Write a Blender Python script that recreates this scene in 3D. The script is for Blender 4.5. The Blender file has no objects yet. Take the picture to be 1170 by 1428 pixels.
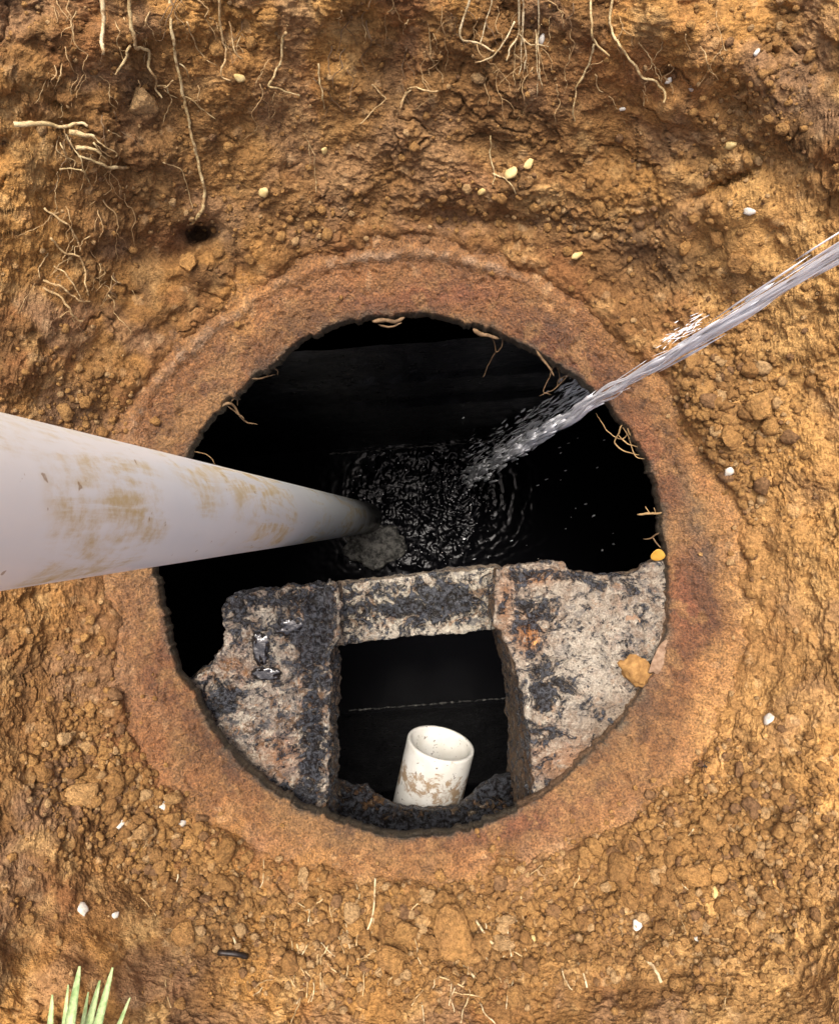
import bpy, bmesh, math, random
import numpy as np
from mathutils import Vector, Matrix

random.seed(7)
RNG = np.random.default_rng(11)
SC = bpy.context.scene
COL = SC.collection
RAD = math.radians

# ------------------------------------------------------------------ camera, sky, sun, exposure
CAM_H, F = 0.86, 1000.0            # metres above the rim plane, focal length in photo pixels
cam_data = bpy.data.cameras.new('camera')
cam_data.sensor_fit = 'HORIZONTAL'
cam_data.sensor_width = 36.0
cam_data.lens = 36.0 * F / 1170.0
cam_data.clip_start, cam_data.clip_end = 0.02, 500.0
cam = bpy.data.objects.new('camera', cam_data)
cam.location = (0, 0, CAM_H)
COL.objects.link(cam)
SC.camera = cam

SUN_EL, SUN_AZ = RAD(72), RAD(105)  # azimuth counter-clockwise from +X (image right)
world = bpy.data.worlds.new('World')
SC.world = world
world.use_nodes = True
wn = world.node_tree.nodes
wn.clear()
w_sky = wn.new('ShaderNodeTexSky')
w_sky.sky_type = 'NISHITA'
w_sky.sun_disc = False
w_sky.sun_elevation = SUN_EL
w_sky.sun_rotation = RAD(90) - SUN_AZ
w_sky.dust_density = 6.0
w_sky.air_density = 0.4
w_sky.ozone_density = 0.6
w_bg = wn.new('ShaderNodeBackground')
w_bg.inputs['Strength'].default_value = 0.15
w_out = wn.new('ShaderNodeOutputWorld')
world.node_tree.links.new(w_sky.outputs[0], w_bg.inputs[0])
world.node_tree.links.new(w_bg.outputs[0], w_out.inputs[0])

sun_data = bpy.data.lights.new('sun', 'SUN')
sun_data.energy = 1.5
sun_data.angle = RAD(26)
sun_data.color = (1.0, 0.96, 0.89)
sun = bpy.data.objects.new('sun', sun_data)
sd = Vector((math.cos(SUN_AZ) * math.cos(SUN_EL), math.sin(SUN_AZ) * math.cos(SUN_EL), math.sin(SUN_EL)))
sun.rotation_euler = sd.to_track_quat('Z', 'Y').to_euler()
sun.location = sd * 6
COL.objects.link(sun)

SC.view_settings.view_transform = 'Standard'
SC.view_settings.look = 'None'
SC.view_settings.gamma = 1.0
SC.view_settings.exposure = 1.1
SC.render.engine = 'CYCLES'
SC.cycles.use_denoising = True
SC.cycles.max_bounces = 6

# ------------------------------------------------------------------ helpers
def at(px, py, d):
    return Vector(((px - 585) / F * d, (714 - py) / F * d, CAM_H - d))

def smooth(x):
    x = np.clip(x, 0, 1)
    return x * x * (3 - 2 * x)

def hash3(ix, iy, iz, s):
    h = (ix.astype(np.uint32) * np.uint32(374761393) + iy.astype(np.uint32) * np.uint32(668265263)
         + iz.astype(np.uint32) * np.uint32(2147483647) + np.uint32(s * 974711 + 17))
    h = (h ^ (h >> np.uint32(13))) * np.uint32(1274126177)
    h = (h ^ (h >> np.uint32(16))) * np.uint32(2246822519)
    return h ^ (h >> np.uint32(15))

def vnoise(P, scale, s=0):
    """gradient noise, about -1..1"""
    Q = P * scale + 1000.0
    I = np.floor(Q).astype(np.int64)
    f = Q - I
    u = f * f * f * (f * (f * 6 - 15) + 10)
    out = 0
    for dx in (0, 1):
        wx = u[:, 0] if dx else 1 - u[:, 0]
        for dy in (0, 1):
            wy = u[:, 1] if dy else 1 - u[:, 1]
            for dz in (0, 1):
                wz = u[:, 2] if dz else 1 - u[:, 2]
                h = hash3(I[:, 0] + dx, I[:, 1] + dy, I[:, 2] + dz, s)
                gx = (h & 1023).astype(np.float64) / 511.5 - 1
                gy = ((h >> np.uint32(10)) & 1023).astype(np.float64) / 511.5 - 1
                gz = ((h >> np.uint32(20)) & 1023).astype(np.float64) / 511.5 - 1
                out = out + wx * wy * wz * (gx * (f[:, 0] - dx) + gy * (f[:, 1] - dy) + gz * (f[:, 2] - dz))
    return out * 1.6

def fbm(P, scale, s=0, octaves=3, gain=0.5):
    a, o, t = 1.0, 0, 0
    for k in range(octaves):
        o = o + a * vnoise(P, scale * 2.03 ** k, s + k * 7)
        t += a
        a *= gain
    return o / t

def worley(P, scale, s=0):
    """F1 distance and a random value of the nearest cell"""
    Q = P * scale + 1000.0
    I = np.floor(Q).astype(np.int64)
    f = Q - I
    best = np.full(len(P), 9.0)
    rid = np.zeros(len(P))
    B = np.where(f > 0.5, 0, -1)
    for dx in (0, 1):
        for dy in (0, 1):
            for dz in (0, 1):
                cx_, cy_, cz_ = B[:, 0] + dx, B[:, 1] + dy, B[:, 2] + dz
                h = hash3(I[:, 0] + cx_, I[:, 1] + cy_, I[:, 2] + cz_, s)
                jx = 0.12 + 0.76 * (h & 1023) / 1023.0
                jy = 0.12 + 0.76 * ((h >> np.uint32(10)) & 1023) / 1023.0
                jz = 0.12 + 0.76 * ((h >> np.uint32(20)) & 1023) / 1023.0
                d = (cx_ + jx - f[:, 0]) ** 2 + (cy_ + jy - f[:, 1]) ** 2 + (cz_ + jz - f[:, 2]) ** 2
                m = d < best
                best = np.where(m, d, best)
                rid = np.where(m, ((h >> np.uint32(5)) & 4095) / 4095.0, rid)
    return np.sqrt(best), rid

def mesh_np(name, V, faces, mat, shade=True, attrs=None):
    """V (n,3); faces: list of int arrays (m,k)"""
    me = bpy.data.meshes.new(name)
    V = np.asarray(V, dtype=np.float32)
    me.vertices.add(len(V))
    me.vertices.foreach_set('co', V.ravel())
    if not isinstance(faces, list):
        faces = [faces]
    nl = sum(f.size for f in faces)
    npg = sum(len(f) for f in faces)
    me.loops.add(nl)
    me.polygons.add(npg)
    me.loops.foreach_set('vertex_index', np.concatenate([f.ravel() for f in faces]).astype(np.int32))
    tot = np.concatenate([np.full(len(f), f.shape[1]) for f in faces])
    start = np.concatenate([[0], np.cumsum(tot)[:-1]])
    me.polygons.foreach_set('loop_start', start.astype(np.int32))
    me.polygons.foreach_set('loop_total', tot.astype(np.int32))
    me.update(calc_edges=True)
    me.polygons.foreach_set('use_smooth', np.full(npg, shade))
    if attrs:
        for k, a in attrs.items():
            at_ = me.attributes.new(k, 'FLOAT_COLOR', 'POINT')
            at_.data.foreach_set('color', np.asarray(a, dtype=np.float32).ravel())
    me.validate()
    if mat:
        me.materials.append(mat)
    return me

def obj(name, me, parent=None):
    o = bpy.data.objects.new(name, me)
    COL.objects.link(o)
    if parent:
        o.parent = parent
    return o

def tag(o, label, cat, group=None, kind=None):
    o['label'] = label
    o['category'] = cat
    if group:
        o['group'] = group
    if kind:
        o['kind'] = kind
    return o

def grid_faces(nu, nv, wrap_u=False):
    """index (v*nu+u)"""
    us = np.arange(nu if wrap_u else nu - 1)
    vs = np.arange(nv - 1)
    U, W = np.meshgrid(us, vs)
    U2 = (U + 1) % nu
    return np.stack([W * nu + U, W * nu + U2, (W + 1) * nu + U2, (W + 1) * nu + U], -1).reshape(-1, 4)

def col4(*ch):
    n = len(ch[0])
    a = np.ones((n, 4))
    for i, c in enumerate(ch):
        a[:, i] = np.clip(c, 0, 1)
    return a

# ---- tubes
def catmull(pts, n):
    P = [np.array(p, float) for p in pts]
    P = [2 * P[0] - P[1]] + P + [2 * P[-1] - P[-2]]
    out = []
    for i in range(1, len(P) - 2):
        for k in range(n):
            t = k / n
            out.append(0.5 * (2 * P[i] + (P[i + 1] - P[i - 1]) * t + (2 * P[i - 1] - 5 * P[i] + 4 * P[i + 1] - P[i + 2]) * t * t
                              + (3 * P[i] - P[i - 1] - 3 * P[i + 1] + P[i + 2]) * t ** 3))
    out.append(P[-2])
    return np.array(out)

def tube_np(pts, rad, sides=6):
    pts = np.asarray(pts, float)
    n = len(pts)
    rad = np.asarray(rad, float) * np.ones(n)
    T = np.gradient(pts, axis=0)
    T /= np.linalg.norm(T, axis=1)[:, None] + 1e-12
    ref = np.array([0.31, 0.17, 0.93])
    V = []
    for i in range(n):
        u = np.cross(T[i], ref)
        if np.linalg.norm(u) < 1e-3:
            u = np.cross(T[i], [1, 0, 0])
        u /= np.linalg.norm(u)
        w = np.cross(T[i], u)
        for k in range(sides):
            a = 2 * math.pi * k / sides
            V.append(pts[i] + rad[i] * (math.cos(a) * u + math.sin(a) * w))
    Fq = grid_faces(sides, n, True)
    V.append(pts[0]); V.append(pts[-1])
    k = np.arange(sides)
    k2 = (k + 1) % sides
    Ft = np.concatenate([np.stack([k2, k, np.full(sides, n * sides)], -1),
                         np.stack([(n - 1) * sides + k, (n - 1) * sides + k2, np.full(sides, n * sides + 1)], -1)])
    return np.array(V), Fq, Ft

class Acc:
    """collects pieces of one mesh"""
    def __init__(self):
        self.V, self.Q, self.T, self.n, self.A = [], [], [], 0, []
    def add(self, V, Q=None, T=None, a=None):
        self.V.append(V)
        if Q is not None and len(Q): self.Q.append(Q + self.n)
        if T is not None and len(T): self.T.append(T + self.n)
        self.A.append(np.full(len(V), 0.5 if a is None else a))
        self.n += len(V)
    def mesh(self, name, mat, shade=True):
        fs = []
        if self.Q: fs.append(np.concatenate(self.Q))
        if self.T: fs.append(np.concatenate(self.T))
        a = np.concatenate(self.A)
        return mesh_np(name, np.concatenate(self.V), fs, mat, shade, {'rnd': col4(a, a, a)})

def ico(sub):
    bm = bmesh.new()
    bmesh.ops.create_icosphere(bm, subdivisions=sub, radius=1.0)
    V = np.array([v.co[:] for v in bm.verts])
    T = np.array([[v.index for v in f.verts] for f in bm.faces])
    bm.free()
    return V, T
ICO1, ICO2, ICO3, ICO4 = ico(1), ico(2), ico(3), ico(4)

def frame_from(n):
    n = np.asarray(n, float)
    n = n / np.linalg.norm(n)
    u = np.cross(n, [0.2, 0.9, 0.1])
    u /= np.linalg.norm(u)
    return np.stack([u, np.cross(n, u), n], 0)   # rows

# ------------------------------------------------------------------ materials
class NB:
    def __init__(self, name):
        self.m = bpy.data.materials.new(name)
        self.m.use_nodes = True
        self.t = self.m.node_tree
        self.t.nodes.clear()
        self.out = self.t.nodes.new('ShaderNodeOutputMaterial')
        self.b = self.t.nodes.new('ShaderNodeBsdfPrincipled')
        self.t.links.new(self.b.outputs[0], self.out.inputs[0])
        self.co = self.t.nodes.new('ShaderNodeTexCoord').outputs['Object']
        self.geo = None
    def put(self, sock, v):
        if isinstance(v, bpy.types.NodeSocket):
            self.t.links.new(v, sock)
        elif isinstance(v, (tuple, list)):
            sock.default_value = tuple(v) + ((1,) if len(v) == 3 and len(sock.default_value) == 4 else ())
        else:
            sock.default_value = v
    def world_pos(self):
        if not self.geo:
            self.geo = self.t.nodes.new('ShaderNodeNewGeometry').outputs['Position']
        return self.geo
    def noise(self, scale, detail=4, rough=0.55, vec=None, dist=0.0, out='Fac'):
        n = self.t.nodes.new('ShaderNodeTexNoise')
        self.put(n.inputs['Vector'], vec or self.co)
        n.inputs['Scale'].default_value = scale
        n.inputs['Detail'].default_value = detail
        n.inputs['Roughness'].default_value = rough
        n.inputs['Distortion'].default_value = dist
        return n.outputs[out]
    def voro(self, scale, out='Distance', vec=None, rand=1.0):
        n = self.t.nodes.new('ShaderNodeTexVoronoi')
        self.put(n.inputs['Vector'], vec or self.co)
        n.inputs['Scale'].default_value = scale
        n.inputs['Randomness'].default_value = rand
        return n.outputs[out]
    def scaled(self, v, loc=(0, 0, 0), rot=(0, 0, 0)):
        n = self.t.nodes.new('ShaderNodeMapping')
        self.put(n.inputs['Vector'], self.co)
        n.inputs['Scale'].default_value = v
        n.inputs['Rotation'].default_value = rot
        n.inputs['Location'].default_value = loc
        return n.outputs[0]
    def ramp(self, f, a, b, lo=0.0, hi=1.0, smooth=True):
        n = self.t.nodes.new('ShaderNodeMapRange')
        n.interpolation_type = 'SMOOTHSTEP' if smooth else 'LINEAR'
        self.put(n.inputs['Value'], f)
        n.inputs['From Min'].default_value = a
        n.inputs['From Max'].default_value = b
        n.inputs['To Min'].default_value = lo
        n.inputs['To Max'].default_value = hi
        return n.outputs[0]
    def math(self, op, a, b=0.0):
        n = self.t.nodes.new('ShaderNodeMath')
        n.operation = op
        self.put(n.inputs[0], a)
        self.put(n.inputs[1], b)
        return n.outputs[0]
    def mix(self, f, a, b, mode='MIX'):
        n = self.t.nodes.new('ShaderNodeMix')
        n.data_type = 'RGBA'
        n.blend_type = mode
        self.put(n.inputs[0], f)
        self.put(n.inputs[6], a)
        self.put(n.inputs[7], b)
        return n.outputs[2]
    def attr(self, name):
        n = self.t.nodes.new('ShaderNodeAttribute')
        n.attribute_name = name
        s = self.t.nodes.new('ShaderNodeSeparateColor')
        self.t.links.new(n.outputs['Color'], s.inputs[0])
        return s.outputs[0], s.outputs[1], s.outputs[2], n.outputs['Alpha']
    def objrand(self):
        return self.t.nodes.new('ShaderNodeObjectInfo').outputs['Random']
    def bump(self, h, strength=0.5, dist=0.002, normal=None):
        n = self.t.nodes.new('ShaderNodeBump')
        self.put(n.inputs['Height'], h)
        n.inputs['Strength'].default_value = strength
        n.inputs['Distance'].default_value = dist
        if normal: self.put(n.inputs['Normal'], normal)
        return n.outputs[0]
    def done(self, color, rough=0.9, normal=None, spec=None, **kw):
        self.put(self.b.inputs['Base Color'], color)
        self.put(self.b.inputs['Roughness'], rough)
        if normal: self.put(self.b.inputs['Normal'], normal)
        if spec is not None: self.put(self.b.inputs['Specular IOR Level'], spec)
        for k, v in kw.items():
            self.put(self.b.inputs[k.replace('_', ' ')], v)
        return self.m

OCHRE, TAN, BROWN, DARK, RED = (0.43, 0.245, 0.082), (0.53, 0.36, 0.165), (0.26, 0.145, 0.056), (0.12, 0.07, 0.034), (0.28, 0.125, 0.052)

def lerp(c, f, col):
    f = np.clip(f, 0, 1)[:, None]
    return c * (1 - f) + np.array(col)[None] * f

def m_soil():
    nb = NB('soil')
    n = nb.t.nodes.new('ShaderNodeAttribute'); n.attribute_name = 'albedo'
    p = nb.world_pos()
    fine = nb.noise(260, 3, 0.7, p)
    c = nb.mix(0.8, n.outputs['Color'], nb.mix(nb.ramp(fine, 0.28, 0.72), (0.5, 0.48, 0.45), (1.5, 1.47, 1.42)), 'MULTIPLY')
    h = nb.math('ADD', nb.noise(520, 3, 0.7, p), nb.math('MULTIPLY', fine, 1.2))
    return nb.done(c, nb.ramp(fine, 0.35, 0.6, 0.95, 0.75), nb.bump(h, 0.8, 0.0026), 0.3)
M_SOIL = m_soil()

def m_clod(name, per_object, gain=1.0):
    nb = NB(name)
    p = nb.world_pos()
    r = nb.objrand() if per_object else nb.attr('rnd')[0]
    n1, n2 = nb.noise(28, 3, 0.65, p), nb.noise(240, 4, 0.72, p)
    c = nb.mix(nb.ramp(n1, 0.35, 0.65), BROWN, OCHRE)
    c = nb.mix(0.55, c, nb.mix(r, (0.25, 0.14, 0.06), (0.55, 0.345, 0.145)))
    c = nb.mix(nb.ramp(r, 0.84, 0.92, 0, 0.5), c, (0.52, 0.40, 0.25))
    c = nb.mix(nb.ramp(r, 0.12, 0.04, 0, 0.6), c, (0.22, 0.14, 0.09))
    c = nb.mix(1.0, c, (0.90, 0.83, 0.72), 'MULTIPLY')
    c = nb.mix(0.85, c, nb.mix(nb.ramp(n2, 0.28, 0.72), (0.5 * gain, 0.48 * gain, 0.45 * gain), (1.5 * gain, 1.47 * gain, 1.42 * gain)), 'MULTIPLY')
    h = nb.math('ADD', nb.noise(480, 3, 0.7, p), nb.math('MULTIPLY', n2, 1.4))
    return nb.done(c, 0.92, nb.bump(h, 0.9, 0.003), 0.25)
M_CLOD, M_CRUMB = m_clod('clod_soil', True), m_clod('crumb_soil', False)

def m_collar():
    nb = NB('stained_collar')
    n = nb.t.nodes.new('ShaderNodeAttribute'); n.attribute_name = 'albedo'
    p = nb.world_pos()
    n2, n3 = nb.noise(120, 4, 0.68, p), nb.noise(420, 3, 0.7, p)
    c = nb.mix(0.85, n.outputs['Color'], nb.mix(nb.ramp(n3, 0.28, 0.72), (0.35, 0.33, 0.31), (1.7, 1.68, 1.66)), 'MULTIPLY')
    c = nb.mix(0.7, c, nb.mix(nb.ramp(n2, 0.3, 0.7), (0.62, 0.6, 0.58), (1.35, 1.34, 1.32)), 'MULTIPLY')
    h = nb.math('ADD', n3, nb.math('MULTIPLY', n2, 1.4))
    return nb.done(c, nb.ramp(n2, 0.3, 0.7, 0.38, 0.7), nb.bump(h, 0.9, 0.0032), 0.5)
M_COLLAR = m_collar()

def m_crust(name, base1, base2, tar_lo, tar_hi, k=1.0):
    """mottled concrete crusted with tar, rust and scum; mask = tar, rust, pale, brown"""
    nb = NB(name)
    a = nb.attr('mask')
    p = nb.world_pos()
    n1 = nb.noise(46, 7, 0.72, p, 1.0)
    n2 = nb.noise(150, 5, 0.68, p, 0.4)
    n3 = nb.noise(480, 3, 0.7, p)
    c = nb.mix(nb.ramp(n2, 0.35, 0.62), base1, base2)
    c = nb.mix(nb.ramp(nb.noise(52, 5, 0.7, p, 0.7), 0.48, 0.60, 0, 0.85 * k), c, (0.17, 0.10, 0.055))
    c = nb.mix(nb.ramp(nb.noise(62, 5, 0.68, nb.scaled((1, 1, 1), (3, 1, 2)), 0.5), 0.53, 0.62, 0, 0.9 * k), c, (0.60, 0.53, 0.41))
    c = nb.mix(nb.ramp(nb.noise(64, 4, 0.68, nb.scaled((1, 1, 1), (7, 5, 2)), 0.5), 0.52, 0.62, 0, 0.8 * k), c, (0.11, 0.11, 0.112))
    c = nb.mix(nb.ramp(nb.noise(58, 4, 0.68, nb.scaled((1, 1, 1), (1, 9, 4)), 0.6), 0.57, 0.66, 0, 0.6 * k), c, (0.40, 0.205, 0.09))
    c = nb.mix(nb.ramp(nb.noise(120, 4, 0.68, nb.scaled((1, 1, 1), (4, 2, 8)), 0.6), 0.56, 0.64, 0, 0.7 * k), c, (0.50, 0.36, 0.27))
    c = nb.mix(nb.math('MULTIPLY', a[2], nb.ramp(n2, 0.3, 0.5)), c, (0.60, 0.54, 0.43))
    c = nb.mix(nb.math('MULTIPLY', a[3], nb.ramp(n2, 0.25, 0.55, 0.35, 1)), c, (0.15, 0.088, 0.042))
    c = nb.mix(nb.math('MULTIPLY', a[1], nb.ramp(n1, 0.35, 0.5)), c, (0.40, 0.16, 0.045))
    tarn = nb.math('ADD', nb.math('MULTIPLY', nb.math('SUBTRACT', n1, 0.5), 3.8), nb.math('MULTIPLY', nb.math('SUBTRACT', n2, 0.5), 1.6))
    tarn = nb.math('ADD', tarn, nb.math('SUBTRACT', nb.math('MULTIPLY', a[0], 0.95), 0.42))
    tarn = nb.math('ADD', tarn, nb.math('MULTIPLY', nb.math('SUBTRACT', nb.noise(230, 3, 0.65, p), 0.5), 0.55))
    tar = nb.ramp(tarn, tar_lo - 0.02, tar_hi + 0.06)
    c = nb.mix(nb.math('MULTIPLY', tar, 0.96), c, nb.mix(nb.ramp(n2, 0.42, 0.64), (0.005, 0.005, 0.006), (0.085, 0.093, 0.108)))
    pit = nb.math('MULTIPLY', nb.ramp(nb.voro(190, 'Distance', p), 0.30, 0.18), nb.ramp(n2, 0.46, 0.56))
    c = nb.mix(nb.math('MULTIPLY', pit, 0.5), c, (0.02, 0.018, 0.016))
    c = nb.mix(0.4, c, nb.mix(nb.ramp(n3, 0.3, 0.7), (0.45, 0.45, 0.45), (1.5, 1.5, 1.5)), 'MULTIPLY')
    r = nb.ramp(tar, 0, 1, 0.6, 0.13)
    h = nb.math('ADD', nb.math('MULTIPLY', n2, 1.6), nb.math('ADD', nb.math('MULTIPLY', n3, 0.5), nb.math('ADD', nb.math('MULTIPLY', tar, 0.4), nb.math('MULTIPLY', pit, -0.6))))
    return nb.done(c, r, nb.bump(h, 1.0, 0.0065), nb.ramp(n1, 0.46, 0.60, 0.18, 0.8))
M_SLAB = m_crust('crusted_concrete', (0.25, 0.205, 0.16), (0.50, 0.43, 0.34), -0.22, 0.04, 1.1)
M_BEAM = m_crust('scum_crusted_beam', (0.40, 0.35, 0.26), (0.62, 0.56, 0.44), -0.10, 0.12)
M_SLAB2 = m_crust('pale_crusted_concrete', (0.33, 0.27, 0.20), (0.50, 0.425, 0.33), -0.14, 0.14, 0.7)
M_LEDGE = m_crust('muddy_ledge', (0.10, 0.07, 0.04), (0.2, 0.14, 0.075), -0.16, 0.06)

def m_black():
    nb = NB('black_sludge')
    p = nb.world_pos()
    n = nb.noise(40, 6, 0.65, p)
    c = nb.mix(nb.ramp(n, 0.45, 0.75), (0.004, 0.004, 0.005), (0.018, 0.018, 0.021))
    return nb.done(c, nb.ramp(n, 0.3, 0.7, 0.25, 0.5), nb.bump(nb.noise(90, 5, 0.65, p), 0.6, 0.006), 0.5)
M_BLACK = m_black()

def m_water():
    nb = NB('septic_water')
    return nb.done((0.004, 0.004, 0.005), 0.14, None, 0.10)
M_WATER = m_water()

def m_jet(name, alpha):
    nb = NB(name)
    return nb.done((0.96, 0.97, 0.98), 0.22, None, 0.8, Transmission_Weight=alpha, IOR=1.33)
M_JET, M_DROP = m_jet('jet_water', 0.10), m_jet('drop_water', 0.0)

def m_foam():
    nb = NB('grey_foam')
    n = nb.noise(70, 6, 0.7)
    return nb.done(nb.mix(nb.ramp(n, 0.35, 0.65), (0.03, 0.029, 0.026), (0.26, 0.25, 0.22)), 0.7, nb.bump(nb.noise(200, 3), 0.5, 0.003))
M_FOAM = m_foam()
def m_scum():
    nb = NB('dim_scum')
    n = nb.noise(60, 4, 0.7, nb.world_pos())
    return nb.done(nb.mix(nb.ramp(n, 0.42, 0.6), (0.008, 0.008, 0.008), (0.16, 0.155, 0.14)), 0.6)
M_SCUM = m_scum()

def m_pvc(name, stain, lo, hi, scl):
    nb = NB(name)
    v = nb.scaled(scl)
    n1 = nb.noise(1.0, 6, 0.62, v, 0.9)
    n2 = nb.noise(60, 5, 0.7)
    gate = nb.ramp(nb.noise(9, 2, 0.5), 0.38, 0.56)
    s = nb.math('MULTIPLY', nb.ramp(nb.math('ADD', nb.math('MULTIPLY', n1, 0.75), nb.math('MULTIPLY', n2, 0.25)), lo, hi), gate)
    c = nb.mix(nb.ramp(nb.noise(14, 3), 0.3, 0.7), (0.83, 0.855, 0.83), (0.87, 0.89, 0.86))
    c = nb.mix(nb.math('MULTIPLY', s, nb.ramp(n2, 0.35, 0.65, 0.45, 0.95)), c, stain)
    dots = nb.ramp(nb.noise(120, 2, 0.5), 0.72, 0.76, 0, 0.7)
    c = nb.mix(dots, c, (0.30, 0.19, 0.09))
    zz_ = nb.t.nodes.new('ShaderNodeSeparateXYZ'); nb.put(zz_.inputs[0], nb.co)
    tip_shade = nb.ramp(nb.math('ADD', zz_.outputs[2], nb.math('MULTIPLY', nb.noise(12, 5, 0.65), -0.5)), 0.62, 0.10)
    c = nb.mix(tip_shade, c, (0.03, 0.028, 0.024))  # tank shade painted into the colour: the pipe blackens towards its lower end
    r = nb.math('ADD', nb.math('MULTIPLY', s, 0.4), 0.32)
    return nb.done(c, r, nb.bump(n2, 0.08, 0.001), 0.45)
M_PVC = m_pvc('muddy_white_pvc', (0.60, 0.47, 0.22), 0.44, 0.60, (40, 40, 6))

def m_outlet():
    nb = NB('stained_white_pvc')
    z = nb.t.nodes.new('ShaderNodeSeparateXYZ'); nb.put(z.inputs[0], nb.co)
    band = nb.math('MULTIPLY', nb.ramp(z.outputs[2], 0.018, 0.045), nb.ramp(z.outputs[2], 0.105, 0.06))
    n = nb.noise(60, 7, 0.7, None, 0.6)
    s = nb.ramp(nb.math('ADD', n, nb.math('MULTIPLY', band, 0.16)), 0.60, 0.72)
    c = nb.mix(nb.ramp(nb.noise(24, 4), 0.3, 0.7), (0.80, 0.79, 0.74), (0.66, 0.64, 0.57))
    rr = nb.math('POWER', nb.math('ADD', nb.math('MULTIPLY', z.outputs[0], z.outputs[0]), nb.math('MULTIPLY', z.outputs[1], z.outputs[1])), 0.5)
    outside = nb.ramp(rr, 0.0505, 0.053)
    c = nb.mix(nb.math('MULTIPLY', nb.math('MULTIPLY', s, 0.85), outside), c, (0.30, 0.18, 0.075))
    c = nb.mix(nb.ramp(nb.noise(130, 4, 0.65), 0.62, 0.68, 0, 0.85), c, (0.09, 0.06, 0.035))
    return nb.done(c, 0.38, nb.bump(n, 0.1, 0.001), 0.45)
M_OUTLET = m_outlet()

def m_plain(name, c1, c2, scale=60, rough=0.7, sss=0.0):
    nb = NB(name)
    n = nb.noise(scale, 5, 0.65, nb.world_pos())
    c = nb.mix(nb.ramp(n, 0.3, 0.7), c1, c2)
    return nb.done(c, rough, nb.bump(nb.noise(scale * 5, 3, 0.6, nb.world_pos()), 0.4, 0.001), 0.35)
def m_root(name, c1, c2, scale=60, rough=0.7):
    nb = NB(name)
    p = nb.world_pos()
    c = nb.mix(nb.ramp(nb.noise(scale, 4, 0.65, p), 0.3, 0.7), c1, c2)
    c = nb.mix(nb.ramp(nb.noise(140, 4, 0.7, p), 0.46, 0.62, 0, 0.85), c, (0.24, 0.135, 0.055))
    return nb.done(c, rough, nb.bump(nb.noise(500, 3, 0.6, p), 0.7, 0.0015), 0.25)
M_ROOT = m_root('pale_root', (0.38, 0.25, 0.11), (0.66, 0.48, 0.24), 90, 0.65)
M_ROOT_W = m_root('cream_root', (0.42, 0.30, 0.13), (0.66, 0.52, 0.28), 60, 0.6)
M_ROOT_D = m_plain('brown_rootlet', (0.10, 0.06, 0.03), (0.24, 0.15, 0.075), 120, 0.7)
M_ROOT_T = m_plain('tan_hair_root', (0.30, 0.185, 0.08), (0.50, 0.33, 0.15), 120, 0.7)
M_STRAW = m_root('dry_straw', (0.48, 0.36, 0.18), (0.70, 0.58, 0.36), 80, 0.6)
M_WHITE = m_plain('white_stone', (0.46, 0.41, 0.32), (0.70, 0.66, 0.58), 150, 0.6)
M_GOLD = m_plain('golden_clay', (0.20, 0.10, 0.03), (0.38, 0.21, 0.065), 120, 0.8)
M_LEAF_Y = m_plain('yellow_leaf', (0.40, 0.20, 0.025), (0.52, 0.29, 0.05), 60, 0.45)
M_GRASS = m_plain('pale_grass', (0.20, 0.30, 0.10), (0.46, 0.55, 0.26), 110, 0.55)
M_BUG = m_plain('black_shell', (0.010, 0.008, 0.007), (0.03, 0.02, 0.015), 200, 0.3)
M_WING = m_plain('brown_wing', (0.10, 0.05, 0.025), (0.22, 0.12, 0.06), 200, 0.4)
M_PINK = m_plain('pinkish_scab', (0.16, 0.09, 0.05), (0.30, 0.20, 0.125), 140, 0.75)
M_RUSTY = m_plain('rusty_crust', (0.33, 0.14, 0.04), (0.52, 0.27, 0.09), 140, 0.8)

# ------------------------------------------------------------------ the pit: rim outline and slopes
HX, HY = 570.0, 803.0
RIM = [(570, 437), (640, 446), (690, 462), (740, 486), (790, 515), (840, 556), (872, 592), (903, 640), (917, 690), (926, 745),
       (930, 800), (932, 860), (915, 925), (880, 985), (838, 1035), (790, 1082), (735, 1122), (660, 1155), (580, 1168), (510, 1158),
       (440, 1135), (380, 1102), (320, 1050), (272, 968), (243, 925), (229, 855), (214, 795), (222, 725), (258, 645), (286, 590),
       (330, 547), (385, 507), (435, 463), (500, 445)]
_ra = np.array([math.atan2(HY - y, x - HX) for x, y in RIM])
_rr = np.array([math.hypot(HY - y, x - HX) for x, y in RIM])
_o = np.argsort(_ra); _ra, _rr = _ra[_o], _rr[_o]
_ra = np.concatenate([_ra - 2 * math.pi, _ra, _ra + 2 * math.pi]); _rr = np.tile(_rr, 3)
def rim_rho(th):
    th = (th + math.pi) % (2 * math.pi) - math.pi
    return np.interp(th, _ra, _rr)

def wrap_tab(tab):
    a = np.array([RAD(t[0]) for t in tab]); v = np.array([t[1] for t in tab])
    a = np.concatenate([a - 2 * math.pi, a, a + 2 * math.pi]); v = np.tile(v, 3)
    return lambda th: np.interp((th + math.pi) % (2 * math.pi) - math.pi, a, v)
# how many photo pixels of smooth collar show before the soil covers it
soil_off = wrap_tab([(-170, 66), (-160, 80), (-145, 96), (-130, 78), (-115, 70), (-100, 50), (-85, 62), (-72, 48), (-60, 78), (-45, 96), (-35, 118), (-20, 100), (-10, 112), (0, 92), (10, 104), (30, 66), (38, 92), (45, 72),
                     (70, 88), (90, 92), (110, 88), (130, 96), (150, 96), (170, 72)])

PE = [0, 90, 130, 165, 240, 335, 400, 500, 700]
PZ = [0, .034, .048, .066, .108, .162, .196, .245, .31]
def prof(e):
    return np.interp(e, PE, PZ)

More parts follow.
